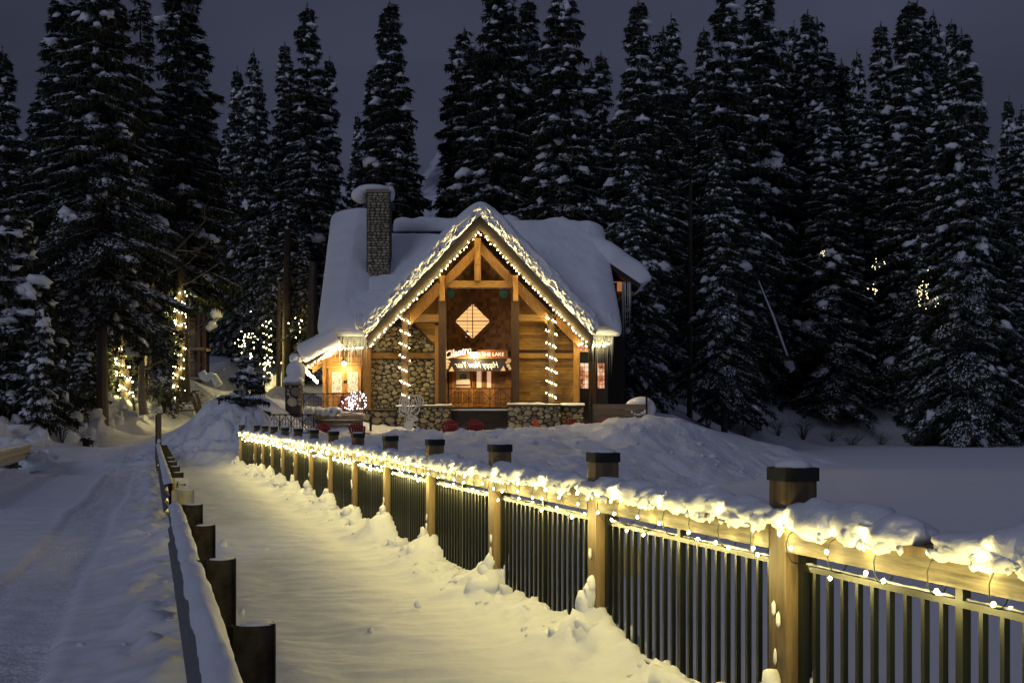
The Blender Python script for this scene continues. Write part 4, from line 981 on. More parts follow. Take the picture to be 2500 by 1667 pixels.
# ---- patterned iron railings
def iron_rail(label, p0, p1, h, nb, depth=0):
    p0, p1 = Vector(p0), Vector(p1); t = thing('iron_railing', p0, label, 'railing'); up = Vector((0, 0, 1)); U_ = (p1-p0)
    bar = lambda a, b2, nm='bar', w=.025: MB().beam(p0+U_*a[0]+up*h*a[1], p0+U_*b2[0]+up*h*b2[1], w, w, up=(0, 1, .01)).build(nm, M['iron'], t)
    bar((0, 1), (1, 1), 'top_rail', .05); bar((0, 0), (1, 0), 'bottom_rail', .04); bar((0, .5), (1, .5), 'mid_rail', .02)
    for i in range(nb+1): bar((i/nb, 0), (i/nb, 1.02), 'upright', .04)
    for i in range(nb):
        a, c, m_ = i/nb, (i+1)/nb, (i+.5)/nb; w = 1/nb
        for q in (((a, .5), (m_, 1)), ((m_, 1), (c, .5)), ((c, .5), (m_, 0)), ((m_, 0), (a, .5))): bar(*q, 'diagonal', .028)
        bar((m_, 0), (m_, 1), 'upright', .022)
        for f in (.25, .75): bar((a+w*f, .24), (a+w*f, .76), 'picket', .018)
        for f in (.26, .76): bar((a+w*.25, f), (a+w*.75, f), 'picket', .018)
    return t
iron_rail('rust-brown diamond-patterned railing before the main lodge doors', P4(187, 1435, 61.75), P4(1050, 1435, 61.75), (1435-1165)/5.6*61.75/F, 3)
iron_rail('diamond-patterned railing beside the small left entrance', P5(530, 1150, 60), P5(1290, 1150, 60), (1150-945)/5.228*60/F, 3)
iron_rail('low diamond-patterned railing in the snow left of the boards', P5(80, 1445, 52), P5(660, 1445, 52), (1445-1212)/5.228*52/F, 4)
# ---- boards, wall, planters
def board_wall(label, conv, x0, y0, x1, y1, D, rows, extra=None):
    t = thing('board_wall', conv((x0+x1)/2, y1, D), label, 'wall'); a, c = conv(x0, y0, D), conv(x1, y1, D); h = (a[2]-c[2])/rows
    for i in range(rows): MB().box(a[0]+random.uniform(0, .03), c[0]-random.uniform(0, .03), D+random.uniform(0, .02), D+.12, c[2]+i*h+.006, c[2]+(i+1)*h-.006).build('board', M['grey_board'], t)
    return t
bwl = board_wall('weathered board wall right of the lodge with snow stuck to it', P1, 1628, 1338, 1958, 1500, 60, 5)
B1(1618, 1285, 1632, 1500, 59.9, 60.1).build('post', M['black_metal'], bwl); B1(1952, 1290, 1962, 1480, 59.9, 60.1).build('post', M['black_metal'], bwl)
q = MB()
for x, y, a, c in ((1868, 1385, 6, 9), (1890, 1398, 10, 6), (1912, 1402, 14, 6), (1935, 1392, 14, 9), (1950, 1385, 8, 14)): q.blob(P1(x, y, 59.98), a*.0084, .05, c*.0084, x, .5, 2, 0, 2)
q.build('stuck_snow', M['snow'], bwl, True)
MB().blob(P1(1918, 1366, 60.6), .76, .5, .60, 3, .04, 1, 0, 3).build('snow_mound', M['snow'], bwl, True)
board_wall('grey board planter below the left entrance, draped with snow', P5, 670, 1225, 1290, 1440, 58.6, 4)
q = MB()
for x, y, a, c in ((590, 1160, 55, 50), (650, 1170, 55, 60), (720, 1165, 60, 55), (790, 1180, 60, 60), (860, 1180, 70, 60), (910, 1200, 50, 50), (950, 1150, 70, 40), (1080, 1195, 110, 22), (1220, 1205, 80, 18)): q.blob(P5(x, y, 59), a*59/F/5.2, .6, c*59/F/5.2, x, .28, 1.4, 0, 3)
tag(obj('snow_drape', q.mesh('snow_drape', M['snow_bank'], True)), 'thick folds of snow draped over the planter below the left entrance', 'snow', kind='stuff')
bo = thing('bollard', P1(306, 1490, 58.5), 'slim dark bollard before the stone base at the left corner', 'bollard')
B1(299, 1410, 312, 1500, 58.5, 58.65).build('post', M['black_metal'], bo)
# stone gate pillar with tall snow cap
sp = thing('stone_pillar', P5(405, 1090, 57), 'short round-stone pillar with a tall snow cap near the left entrance', 'pillar')
pc = P5(405, 945, 57); MB().box(pc[0]-.35, pc[0]+.35, 56.7, 57.4, pc[2]-1.1, pc[2]+.38).build('core', M['mortar'], sp)
for (x, z, r, D, asp) in pack([(312, 1120), (312, 842), (500, 842), (500, 1120)], .05, .17, 56.7, P5, 1500, 1.1, 21):
    obj('stone', random.choice(SM)[1], sp, (x, D, z), (0, 0, 0), (r*asp, r*.5, r))
MB().box(pc[0]-.42, pc[0]+.42, 56.6, 57.5, pc[2]+.38, pc[2]+.46).build('cap_stone', M['grey_board'], sp)
q = MB(); q.blob((pc[0]-.02, 57.1, pc[2]+.62), .47, .5, .24, 3, .2, 1.4, 0, 3); q.blob((pc[0]+.1, 57.1, pc[2]+1.05), .44, .45, .46, 8, .12, 1.2, 0, 3); q.build('snow_cap', M['snow'], sp, True)
# lit wire ball decorations and the wreath bow
def lit_ball(label, p, r, n):
    t = thing('lit_ball', p, label, 'decoration')
    for k in range(5):
        a = math.pi*k/5; MB().tube([(p[0]+r*math.cos(q)*math.cos(a), p[1]+r*math.cos(q)*math.sin(a), p[2]+r*math.sin(q)) for q in np.linspace(0, 2*math.pi, 18)], .012, 4).build('wire_hoop', M['iron'], t)
    bm_ = bulb_mesh(.022, M['bulb_white'])
    for i in range(n):
        z = random.uniform(-1, 1); a = random.uniform(0, 6.28); c = math.sqrt(1-z*z); obj('bulb', bm_, t, (p[0]+r*c*math.cos(a), p[1]+r*c*math.sin(a), p[2]+r*z))
    for i in range(4): glow(t, (p[0]+(i-1.5)*r*.5, p[1]-r*1.05, p[2]+random.uniform(-.5, .5)*r), 1.5, (.92, .85, 1))
lit_ball('large wire ball wound with white-violet lights beside the entrance', P5(1215, 1040, 59.8), .46, 60)
lit_ball('small wire ball wound with white-violet lights next to the larger one', P5(1105, 1060, 59.6), .33, 30)
wr = thing('wreath_bow', P5(1030, 1040, 59.9), 'dark red ribbon bow and wreath hung on the entrance railing', 'wreath')
p = P5(1030, 1010, 59.9); q = MB(); q.blob((p[0], p[1], p[2]), .16, .08, .14, 1, .3); q.blob((p[0]-.12, p[1], p[2]-.35), .08, .05, .35, 2, .3, 1.3, 0, 2, .25); q.blob((p[0]+.08, p[1], p[2]-.38), .07, .05, .35, 5, .3, 1.3, 0, 2, -.15); q.build('bow', M['red'], wr, True)
# ---- white deer cut-out
deer = thing('deer_cutout', P(1022, 1052, 59.3), 'white sheet cut-out of a stag head with big antlers, before the porch', 'cutout')
def dz(x, y): a = (960+x/14.25, 950+y/14.25); return (X(a[0], 59.3), Z(a[1], 59.3))
hd = MB(); hd.prism([dz(*q) for q in ((375, 1250), (395, 1130), (430, 1010), (470, 930), (540, 870), (640, 850), (740, 900), (800, 960), (850, 990), (865, 1060), (820, 1105), (720, 1115), (690, 1210), (665, 1320), (645, 1400), (440, 1400), (390, 1340))], 59.28, 59.32)
hd.build('head', M['white_sheet'], deer)
def ribbon(pts, w, nm='antler', y0=59.27):
    mb = MB()
    for a, c in zip(pts[:-1], pts[1:]): mb.beam((dz(*a)[0], y0+.02, dz(*a)[1]), (dz(*c)[0], y0+.02, dz(*c)[1]), .03, w, up=(0, 1, 0)) if 0 else mb.tube([(dz(*a)[0], y0, dz(*a)[1]), (dz(*c)[0], y0, dz(*c)[1])], w*.56, 6)
    return mb.build(nm, M['white_sheet'], deer)
for pts, w in (([(560, 860), (430, 800), (300, 760), (240, 640), (215, 480), (240, 340), (310, 240), (400, 190), (460, 230)], .06), ([(330, 760), (320, 600), (300, 450), (330, 300)], .07), ([(380, 780), (390, 620), (370, 450), (400, 300)], .08), ([(440, 800), (450, 650), (470, 480), (430, 330), (490, 240), (560, 220)], .08),
               ([(500, 840), (540, 700), (560, 560), (540, 400), (560, 300)], .09), ([(600, 850), (640, 700), (640, 520), (660, 380), (700, 340)], .07), ([(640, 800), (720, 690), (820, 610), (920, 560), (1010, 560), (1055, 450), (1040, 330), (980, 250), (880, 210), (780, 220), (720, 220), (700, 270)], .06),
               ([(760, 650), (780, 560), (720, 520), (700, 420), (690, 330)], .05), ([(820, 610), (830, 480), (770, 340), (750, 250)], .06), ([(900, 580), (900, 450), (860, 330), (840, 240)], .06), ([(960, 560), (970, 440), (940, 320), (920, 240)], .05), ([(220, 620), (210, 720), (240, 830), (330, 900), (420, 940)], .05), ([(760, 880), (840, 850), (900, 760), (920, 660), (900, 620)], .06), ([(300, 1400), (350, 1350), (390, 1330)], .05), ([(690, 1240), (780, 1250), (850, 1330), (940, 1400)], .05), ([(740, 1180), (740, 1260)], .04)):
    ribbon(pts, w)
for x, y, a, c in ((605, 950, 22, 14), (670, 970, 22, 12), (735, 1035, 14, 16), (800, 1080, 20, 8), (580, 1080, 40, 8), (510, 1040, 8, 60), (430, 1080, 8, 80), (690, 900, 40, 10), (560, 830, 50, 14)):
    d_ = dz(x, y); MB().box(d_[0]-a*.0014, d_[0]+a*.0014, 59.262, 59.28, d_[1]-c*.0014, d_[1]+c*.0014).build('cut_line', M['dark_wall'], deer)
# ---- red slat chairs
def chair(p, rz, label, mat='red', s=1.0):
    t = thing('garden_chair', p, label, 'chair', 'red slatted garden chairs on the snowy terrace', rz); t.scale = (s, s, s)
    T = Matrix.Translation(p) @ Matrix.Rotation(rz, 4, 'Z') @ Matrix.Scale(s, 4)
    def prt(nm, mb):
        mb.v = [tuple(T @ Vector(v)) for v in mb.v]; mb.build(nm, M[mat], t)
    for i in range(7):
        a = (i-3)*.085; x0 = (i-3)*.07; x1 = (i-3)*.105; hz = 1.0-.018*(i-3)**2
        prt('back_slat', MB().beam((x0, .18, .30), (x1, .52, hz), .078 if 0 else .082, .02, up=(0, 1, .3)))
    for z, y in ((.42, .27), (.78, .44)): prt('cross_rail', MB().box(-.32, .32, y+.02, y+.05, z, z+.06))
    for i in range(5): prt('seat_slat', MB().box(-.27, .27, -.34+i*.11, -.25+i*.11, .36-.03*i, .38-.03*i))
    for sg_ in (-1, 1):
        prt('arm', MB().box(sg_*.28, sg_*.42, -.40, .36, .54, .565)); prt('leg', MB().box(sg_*.30, sg_*.34, -.36, -.30, 0, .54)); prt('leg', MB().box(sg_*.30, sg_*.34, .28, .34, 0, .54))
    q = MB(); q.blob((0, -.1, .40), .24, .22, .10, 3, .3, 1.4, 0, 2); q.v = [tuple(T @ Vector(v)) for v in q.v]; q.build('snow', M['snow'], t, True)
for x, y, D, rz, lab, mt, s in ((62, 1432, 56.5, 2.7, 'faded red slatted chair turned sideways before the planter boards', 'red', 1.15), (236, 1428, 57, 3.1, 'dark red slatted chair beside the slim bollard', 'red', 1.15),
                                (795, 1412, 57.5, 3.0, 'dark red slatted chair sunk in snow right of the deer cut-out', 'red', 1.15), (935, 1410, 57.5, 3.1, 'dark red slatted chair before the deck skirt and its lattice', 'red', 1.15),
                                (1358, 1406, 57.5, 1.9, 'bright red chair edge-on before the wide stone pier', 'red_bright', 1.1), (1530, 1408, 58.2, 2.8, 'dark red slatted chair half hidden behind its neighbour', 'red', 1.15),
                                (1577, 1416, 57.2, 3.1, 'large dark red slatted chair at the corner by the tall post', 'red', 1.35), (1730, 1404, 57.5, 0.1, 'orange-red slatted chair with snow on it before the board wall', 'red_bright', 1.15)):
    p = P1(x, y, D); chair((p[0], p[1], p[2]-1.12*s), rz, lab, mt, s)

# ------------------------------------------------------------------ far cabin among the trees
cab = thing('cabin', (X(470, 88), 88, 3.5), 'dark two-storey cabin with balcony and snowy green-edged roof, behind the lit trunk', 'cabin')
def BC(x0, y0, x1, y1, D0, D1, nm, mt, par=None): return MB().box(X(x0, D0), X(x1, D0), D0, D1, Z(y1, D0), Z(y0, D0)).build(nm, mt if not isinstance(mt, str) else M[mt], par or cab)
cw = BC(395, 745, 478, 930, 89, 93, 'wall', 'dark_wall')
for k in range(16): BC(452, 775+k*10, 476, 783+k*10, 88.9, 89, 'log', 'grey_board', cw)
BC(400, 757, 513, 762, 87, 93, 'roof_edge', plain('green_edge', (.03, .16, .08)))
for k in range(2): 
    rl = BC(450, 885-72*k, 494, 889-72*k, 87.2, 87.4, 'balcony_rail', 'grey_board')
    for i in range(9): BC(452+i*4.6, 889-72*k, 454+i*4.6, 922-72*k, 87.25, 87.35, 'baluster', 'grey_board', rl)
    BC(448, 920-72*k, 498, 926-72*k, 87, 89, 'balcony_floor', 'grey_board')
for x in (482, 494): BC(x, 760, x+7, 935, 87.1, 87.4, 'post', 'beam_dark')
BC(474, 845, 484, 880, 88.8, 88.9, 'doorway', 'dark_wall')
q = MB()
for i in range(14): q.blob((X(405+i*7.5, 87), 89, Z(742, 87)), .5, 2.2, .42, i, .14, 1.3, 0, 3)
q.tube([P(a, c, 87) for a, c in ((488, 728), (512, 734), (526, 752), (529, 772), (522, 790), (506, 804))], [.35, .42, .46, .42, .34, .2], 10)
q.build('roof_snow', M['snow'], cab, True)
MB().beam((X(497, 84), 84, Z(915, 84)), (X(530, 84), 84, Z(935, 84)), .3, .25).build('stair_rail', 'x' and M['grey_board'], cab)
sr = MB(); sr.tube([(X(492+6*i, 84), 84, Z(908+4*i+8*math.sin(i), 84)) for i in range(8)], .3, 8); sr.build('snow_cap', M['snow'], cab, True)
# leaning stick fence by the bend
sf = thing('stick_fence', (X(440, 70), 70, 2), 'old crooked dark stick fence by the bend of the road', 'fence')
for a, c, w in (((384, 972), (386, 1010), 5), ((414, 968), (418, 1003), 7), ((434, 975), (434, 1000), 7), ((468, 966), (482, 1008), 7), ((480, 960), (492, 1004), 6)):
    MB().beam(P(*a, 70), P(*c, 70), .15, .15, up=(0, 1, 0)).build('post', M['bark'], sf)
MB().beam(P(384, 990, 70), P(495, 983, 70), .07, .07, up=(0, 1, 0)).build('rail', M['bark'], sf); MB().beam(P(430, 1003, 70), P(475, 1001, 70), .1, .1, up=(0, 1, 0)).build('rail', M['bark'], sf)

# ------------------------------------------------------------------ conifers
def conifer(H, R, seed, nb, dens, crown0=.06, snow=.5, airy=0.0, detail=1.0, droop=1.0):
    r = np.random.default_rng(seed); T = []
    f = r.uniform(0, 1, nb)**.92; z0 = crown0*H; zb = z0+(H*.985-z0)*f
    az = np.arange(nb)*2.39996+r.uniform(-.5, .5, nb)
    rel = (zb-z0)/(H-z0); Lb = R*(1-rel)**.78*(.72+.28*(np.minimum(rel/.12, 1)))*r.uniform(.45, 1.18, nb)*(1+.38*fbm(az*.9, zb*.30, None, 3, seed))+.22
    keep = r.uniform(0, 1, nb) > airy; zb, az, Lb = zb[keep], az[keep], Lb[keep]; n = len(zb)
    dr = (.25+.55*(1-rel[keep]))*droop*r.uniform(.7, 1.25, n)
    def path(i, t):      # i, t arrays
        d = np.stack([np.cos(az[i]), np.sin(az[i])], -1); x = Lb[i]*t
        z = zb[i]+Lb[i]*(.16*t-dr[i]*t*t*(1-.25*t))
        return np.stack([d[:, 0]*x, d[:, 1]*x, z], -1)
    i0 = np.repeat(np.arange(n), 1)
    # foliage triangles
    cnt = np.maximum(6, (dens*Lb*detail)).astype(int); i = np.repeat(np.arange(n), cnt); m_ = len(i)
    t = r.uniform(.08, 1.0, m_)**.8; c = path(i, t)
    side = r.choice([-1, 1], m_); wid = (.42*Lb[i]*(1-t)**.7*(t+.25)+.14)*r.uniform(.1, 1.0, m_)
    d = np.stack([np.cos(az[i]), np.sin(az[i]), np.zeros(m_)], -1); s_ = np.stack([-np.sin(az[i]), np.cos(az[i]), np.zeros(m_)], -1)*side[:, None]
    p = c+s_*wid[:, None]+d*(wid*.5)[:, None]; p[:, 2] -= wid*.35+r.uniform(0, .10, m_)
    ln = r.uniform(.16, .42, m_)/math.sqrt(detail)
    a = (s_*.8+d*.7)*ln[:, None]+r.normal(0, .05, (m_, 3)); a[:, 2] -= ln*r.uniform(.1, .8, m_)
    w_ = np.cross(a, np.array([0, 0, 1.0])+r.normal(0, .6, (m_, 3))); w_ /= np.linalg.norm(w_, axis=1)[:, None]+1e-6; w_ *= (ln*r.uniform(.16, .34, m_))[:, None]
    V = np.stack([p-w_, p+w_, p+a], 1)
    # hanging sprays
    k = r.uniform(0, 1, m_) < .55; q = p[k]+a[k]*.4; hl = r.uniform(.15, .45, k.sum()); ww = r.normal(0, .05, (k.sum(), 3))
    ww2 = ww/(np.linalg.norm(ww, axis=1)[:, None]+1e-6)*(hl*.2)[:, None]
    V = np.concatenate([V, np.stack([q-ww2, q+ww2, q+np.stack([ww[:, 0], ww[:, 1], -hl], -1)], 1)])
    # leader
    zt_ = r.uniform(.93, 1.0, 60)*H; an = r.uniform(0, 6.28, 60); rr = (H*1.0-zt_)*.16+.05
    q = np.stack([np.cos(an)*.02, np.sin(an)*.02, zt_], -1); o = np.stack([np.cos(an)*rr, np.sin(an)*rr, rr*r.uniform(-.6, .6, 60)], -1); w_ = np.array([0, 0, .05])
    V = np.concatenate([V, np.stack([q-w_, q+w_, q+o], 1)])
    V = V.reshape(-1, 3); crown = np_mesh('crown', V, np.arange(len(V)).reshape(-1, 3), M['needles'])
    # wood
    tr = MB(); tr.tube([(0, 0, -1), (0.02*H*0, 0, H*.3), (0, 0, H*.7), (0, 0, H)], [.0125*H+.04, .010*H, .005*H, .01], 9)
    for j in range(0, n, 2):
        tt = np.array([0, .35, .7, .95]); pp = path(np.full(4, j), tt); tr.tube([tuple(q) for q in pp], [.018+.012*Lb[j], .012+.008*Lb[j], .01, .004], 3, False)
    trunk = tr.mesh('trunk', M['bark'])
    # snow on the boughs
    sb = []; sf_ = []; nv = 0; v2, f2 = ICO[2]; v1, f1 = ICO[1]
    ns_ = int(n*snow); idx = r.choice(n, ns_, replace=False) if ns_ else []
    for j in idx:
        if rel[keep][j] > .93: continue
        for q in range(r.integers(1, 5)):
            tq = r.uniform(.3, .97); c0 = path(np.array([j]), np.array([tq]))[0]; c1 = path(np.array([j]), np.array([min(1, tq+.1)]))[0]; dd = c1-c0; tilt = -math.atan2(dd[2], math.hypot(dd[0], dd[1])+1e-6)
            big = r.uniform(0, 1) < .18; rx = r.uniform(.10, .27)*(1.9 if big else 1); ry = rx*r.uniform(.55, 1.0); rz = rx*r.uniform(.35, .75)
            v_, f_ = (v2, f2) if big else (v1, f1); se = int(r.integers(0, 9999))
            dsp = 1+.75*fbm(v_[:, 0]*1.8+se, v_[:, 1]*1.8, v_[:, 2]*1.8, 2, se % 97); w = v_*dsp[:, None]*np.array([rx, ry, rz])
            ct, st = math.cos(tilt), math.sin(tilt); w = np.stack([w[:, 0]*ct+w[:, 2]*st, w[:, 1], -w[:, 0]*st+w[:, 2]*ct], 1); ca, sa = math.cos(az[j]), math.sin(az[j])
            w = np.stack([w[:, 0]*ca-w[:, 1]*sa, w[:, 0]*sa+w[:, 1]*ca, w[:, 2]], 1)+c0+np.array([-sa, ca, 0])*r.uniform(-.3, .3)*Lb[j]*(1-tq)+np.array([0, 0, rz*.25])
            sb.append(w); sf_.append(f_+nv); nv += len(w)
    # fine dusting: thin flakes lying on the sprays
    m2 = int(m_*.6); pick = r.choice(m_, m2, replace=False); q = p[pick]+np.array([0, 0, .05]); l1 = r.uniform(.04, .15, m2)
    e1 = np.stack([np.cos(az[i[pick]])*l1*1.3, np.sin(az[i[pick]])*l1*1.3, -l1*.5], -1); e2 = np.stack([-np.sin(az[i[pick]])*l1*.5, np.cos(az[i[pick]])*l1*.5, r.uniform(-.03, .03, m2)], -1)
    q4 = np.stack([q-e1, q-e2+[0, 0, .015], q+e1, q+e2+[0, 0, .015]], 1).reshape(-1, 3); b4 = np.arange(m2)*4+nv
    tri = np.concatenate([np.stack([b4, b4+1, b4+2], 1), np.stack([b4, b4+2, b4+3], 1)])
    sv = np.concatenate(sb+[q4]) if sb else q4; sfx = np.concatenate(sf_+[tri]) if sf_ else tri
    snow_ = np_mesh('snow_load', sv, sfx, M['snow_tree'], True)
    return H, crown, trunk, snow_
KIND = {
 'big': [conifer(27, 4.1, 11, 520, 52, .04, .80, .05, 1.0), conifer(27, 3.9, 12, 500, 50, .05, .75, .08, 1.0)],
 'airy': [conifer(27, 2.7, 21, 360, 56, .24, .42, .25), conifer(26, 2.3, 22, 300, 50, .12, .40, .3)],
 'bigh': [conifer(27, 4.3, 15, 520, 60, .20, .80, .08, 1.15)],
 'spire': [conifer(28, 3.0, 31, 430, 44, .04, .66, .05), conifer(28, 2.7, 32, 420, 42, .05, .66, .08), conifer(28, 3.3, 33, 440, 42, .03, .66, .04), conifer(28, 2.9, 34, 430, 42, .06, .66, .12)],
 'high': [conifer(28, 3.0, 41, 300, 50, .36, .55, .10)],
 'young': [conifer(10, 1.7, 51, 260, 46, .10, .85, .06, 1.6), conifer(10, 1.5, 52, 240, 46, .14, .9, .1, 1.6)],
 'little': [conifer(4.2, 1.7, 61, 60, 26, .16, .35, .2, 3.0, .42)],
}
def tree(px, top, D, kind, w, label, group=None, var=None, gz=None, dgz=0):
    ks = KIND[kind]; H0, cr_, tr_, sn_ = ks[(var if var is not None else random.randrange(len(ks))) % len(ks)]
    x = X(px, D); g_ = float(land(np.array([x]), np.array([float(D)]))[0]) if gz is None else gz
    g_ += dgz-.1; Ht = Z(top, D)-g_; s = Ht/H0; nm = 'spruce_tree'
    t = bpy.data.objects.new(nm, None); COL.objects.link(t); t.location = (x, D, g_); t.rotation_euler = (random.uniform(-.03, .03), random.uniform(-.03, .03), random.uniform(0, 6.28)); fw = w*(1.0 if kind == 'spire' else 1.1); t.scale = (s*fw, s*fw, s)
    tag(t, label, 'tree', group)
    for n__, me in (('crown', cr_), ('trunk', tr_), ('snow_load', sn_)):
        o = bpy.data.objects.new(n__, me); COL.objects.link(o); o.parent = t
    return t
GF = 'tall snowy spruces of the front forest edge'
TR = [
 (40, 112, 84, 'spire', 1.0, 'tall dark spruce at the far left edge, its tip well inside the frame'),
 (250, -150, 60, 'bigh', .86, 'huge snow-laden spruce on the left whose top leaves the frame'),
 (150, -40, 70, 'airy', 1.1, 'ragged dark spruce just left of the huge snow-laden one'),
 (350, -10, 74, 'airy', 1.0, 'thin spruce seen between the huge snowy one and the airy one'),
 (447, -110, 78, 'airy', 1.12, 'open airy spruce with drooping boughs above the light-wrapped trunk'),
 (583, 160, 100, 'spire', .75, 'narrow spire spruce, first of the group left of the chimney'),
 (640, 122, 98, 'spire', .8, 'twin-looking spruce just right of the narrow spire, left of chimney'),
 (690, 102, 102, 'spire', .8, 'pointed spruce between the twin-looking one and the tallest left of chimney'),
 (752, 5, 96, 'spire', 1.0, 'tallest pointed spruce of the group left of the chimney'),
 (803, 138, 105, 'spire', .8, 'spruce at the right flank of the tallest pointed one'),
 (547, 298, 112, 'spire', .8, 'low dark spruce at the left of the spire group'),
 (907, 162, 110, 'spire', .85, 'shorter spruce behind the chimney beside the tall lone one'),
 (973, -12, 98, 'spire', 1.05, 'tall lone spruce standing right behind the chimney'),
 (867, 272, 125, 'spire', .6, 'small spruce tip low in the gap behind the chimney'),
 (1105, 272, 115, 'spire', .8, 'short spruce in the sky gap above the roof ridge'),
 (1205, -90, 92, 'big', .95, 'broad giant spruce rising behind the left half of the gable'),
 (1145, 60, 104, 'airy', 1.1, 'ragged spruce with side tufts at the left of the broad giant'),
 (1300, -20, 98, 'spire', 1.0, 'slim spruce squeezed between the two giants behind the roof'),
 (1382, -60, 88, 'big', .85, 'giant snowy spruce rising behind the right half of the gable'),
 (1478, 118, 106, 'spire', .9, 'spruce with a low rounded top right of the giant snowy one'),
 (1553, -8, 84, 'spire', .95, 'slender pointed spruce rising beside the right end of the lodge'),
 (1592, 70, 96, 'airy', 1.1, 'loose spruce leaning on the slender pointed one right of the lodge'),
 (1658, 24, 98, 'spire', .8, 'spruce with a tufted tip standing alone against the sky'),
 (1728, 56, 110, 'spire', .75, 'thin dark tip at the left of the great dense spruce clump'),
 (1772, -60, 100, 'spire', 1.0, 'left stem of the great dense clump cut by the top edge'),
 (1842, -80, 98, 'big', .85, 'right stem of the great dense clump cut by the top edge'),
 (1888, 70, 108, 'spire', .8, 'spruce at the right shoulder of the great dense clump'),
 (1954, 14, 106, 'spire', .85, 'sharp black-tipped spruce with a smaller one at its left'),
 (1930, 48, 112, 'spire', .6, 'smaller tip tucked against the sharp black-tipped spruce'),
 (2017, 42, 114, 'airy', .95, 'see-through spruce with spaced boughs against the sky'),
 (2097, 112, 112, 'spire', .7, 'low spruce with snow lumps right of the see-through one'),
 (2143, 58, 114, 'spire', .85, 'rounded-top spruce left of the right-hand giants'),
 (2200, -12, 108, 'spire', 1.0, 'left one of the two highest spruces on the right'),
 (2246, -4, 112, 'spire', .9, 'right one of the two highest spruces on the right'),
 (2298, 20, 114, 'spire', .8, 'spiky spruce just right of the two highest ones'),
 (2330, 44, 118, 'spire', .65, 'thin needle-like spruce tip among the right-hand group'),
 (2366, 68, 108, 'big', .75, 'last big spruce of the right-hand group, its skirt spreading wide'),
 (2437, 235, 128, 'spire', .65, 'slim pointed spruce alone near the right edge of the forest'),
 (2495, 255, 120, 'spire', .9, 'spruce cut by the right edge of the frame'),
 (1538, 395, 76, 'big', .8, 'snow-clumped spruce filling the space right beside the bay windows'),
 (1640, 330, 92, 'spire', .95, 'dark trunked spruce behind the board wall'),
 (1768, 330, 86, 'big', .75, 'spruce whose skirt touches the shore at the mound end'),
 (1862, 400, 128, 'spire', .95, 'shadowy spruce behind the leaning birch'),
 (2060, 470, 126, 'big', .8, 'broad shore spruce with snowy skirt left of the small bank'),
 (2190, 500, 134, 'spire', .9, 'dark spruce above the small snow bank on the shore'),
 (2262, 560, 112, 'big', .62, 'young snow-plastered spruce at the shore, left of a taller one'),
 (2378, 430, 108, 'big', .72, 'snowy spruce whose foot reaches the lake at the right'),
 (2465, 520, 118, 'spire', 1.0, 'shore spruce beside the right edge with bent snowy branch'),
 (700, 470, 92, 'high', .85, 'dark trunk spruce left of the lodge with bare lower stem'),
 (655, 520, 92, 'high', .7, 'spruce with lights wound round its bare lower stem'),
 (745, 560, 86, 'spire', .95, 'dark spruce tucked behind the low entrance roof'),
 (560, 480, 104, 'spire', 1.0, 'shadowed spruce behind the lit path'),
 (335, 380, 72, 'bigh', .62, 'snowy spruce skirt hanging over the lit trunks'),
 (140, 380, 66, 'big', .6, 'snowy mid-height spruce left of the huge one'),
 (12, 500, 54, 'young', 1.3, 'slim snowy spruce cut by the left edge of the frame'),
 (97, 740, 51, 'young', .75, 'small spruce with bare dark stem standing on the left snow bank'),
 (205, 800, 62, 'young', .9, 'small dark spruce behind the ploughed snow on the left'),
 (604, 868, 49.5, 'little', 1.0, 'little open spruce on the snow heap at the railing end'),
 (1010, 300, 130, 'spire', .7, 'small spruce in the gap below the misty mountain'),
 (870, 400, 118, 'spire', 1.0, 'dark low spruce behind the left roof lobe'),
]
for i, tdef in enumerate(TR):
    px, top, D, kind, w, lab = tdef
    if 1830 < px < 2340 and 96 < D < 120 and 'lake' not in lab and 'shore,' not in lab: D += 22
    if 1630 < px < 1670: D = 114
    tree(px, top, D, kind, w, lab, GF if kind != 'little' else None, var=i, dgz=.8 if kind == 'big' and D < 120 and px > 1500 else 0)
LM = [(-100, 'outermost left spruce'), (40, 'tall far-left spruce'), (150, 'ragged left spruce'), (250, 'huge snow-laden spruce'), (350, 'thin spruce beside the huge one'), (447, 'open airy spruce'), (547, 'low dark spruce of the spires'), (640, 'twin-looking spire'), (752, 'tallest spire left of the chimney'), (820, 'spire nearest the chimney'), (907, 'short spruce behind the chimney'), (973, 'tall lone spruce'), (1105, 'short spruce over the ridge'), (1205, 'broad giant over the gable'), (1300, 'slim spruce between the giants'), (1382, 'right-hand giant over the gable'), (1478, 'rounded-top spruce'), (1553, 'slender spruce by the lodge end'), (1658, 'tufted lone tip'), (1772, 'great dense clump'), (1888, 'right shoulder of the clump'), (1954, 'sharp black-tipped spruce'), (2017, 'see-through spruce'), (2097, 'low snow-lumped spruce'), (2200, 'two highest right spruces'), (2298, 'spiky right spruce'), (2366, 'wide-skirted last big spruce'), (2437, 'slim edge spruce'), (2560, 'right frame edge'), (2660, 'forest beyond the right edge')]
_used = {}
def where(px, head):
    lm = min(LM, key=lambda q: abs(q[0]-px)); d = px-lm[0]
    lab = head+(' left of the ' if d < -12 else ' right of the ' if d > 12 else ' straight behind the ')+lm[1]
    n = _used.get(lab, 0); _used[lab] = n+1
    return lab+(', farther one' if n == 1 else ', farthest' if n else '')
r2 = random.Random(44)
for i in range(112):       # the rows behind, which nothing tells apart
    px = -140+i*25+r2.uniform(-10, 10)
    if 1000 < px < 1090: continue
    lo = 150 if px < 530 else (420 if px < 1130 else 120); top = r2.uniform(lo, lo+190)
    if px > 2400: top += 250
    tree(px, top, r2.uniform(118, 150), 'spire', 1.1, where(px, 'dark back-row spruce'), 'dark spruces in the back rows of the forest', var=i)
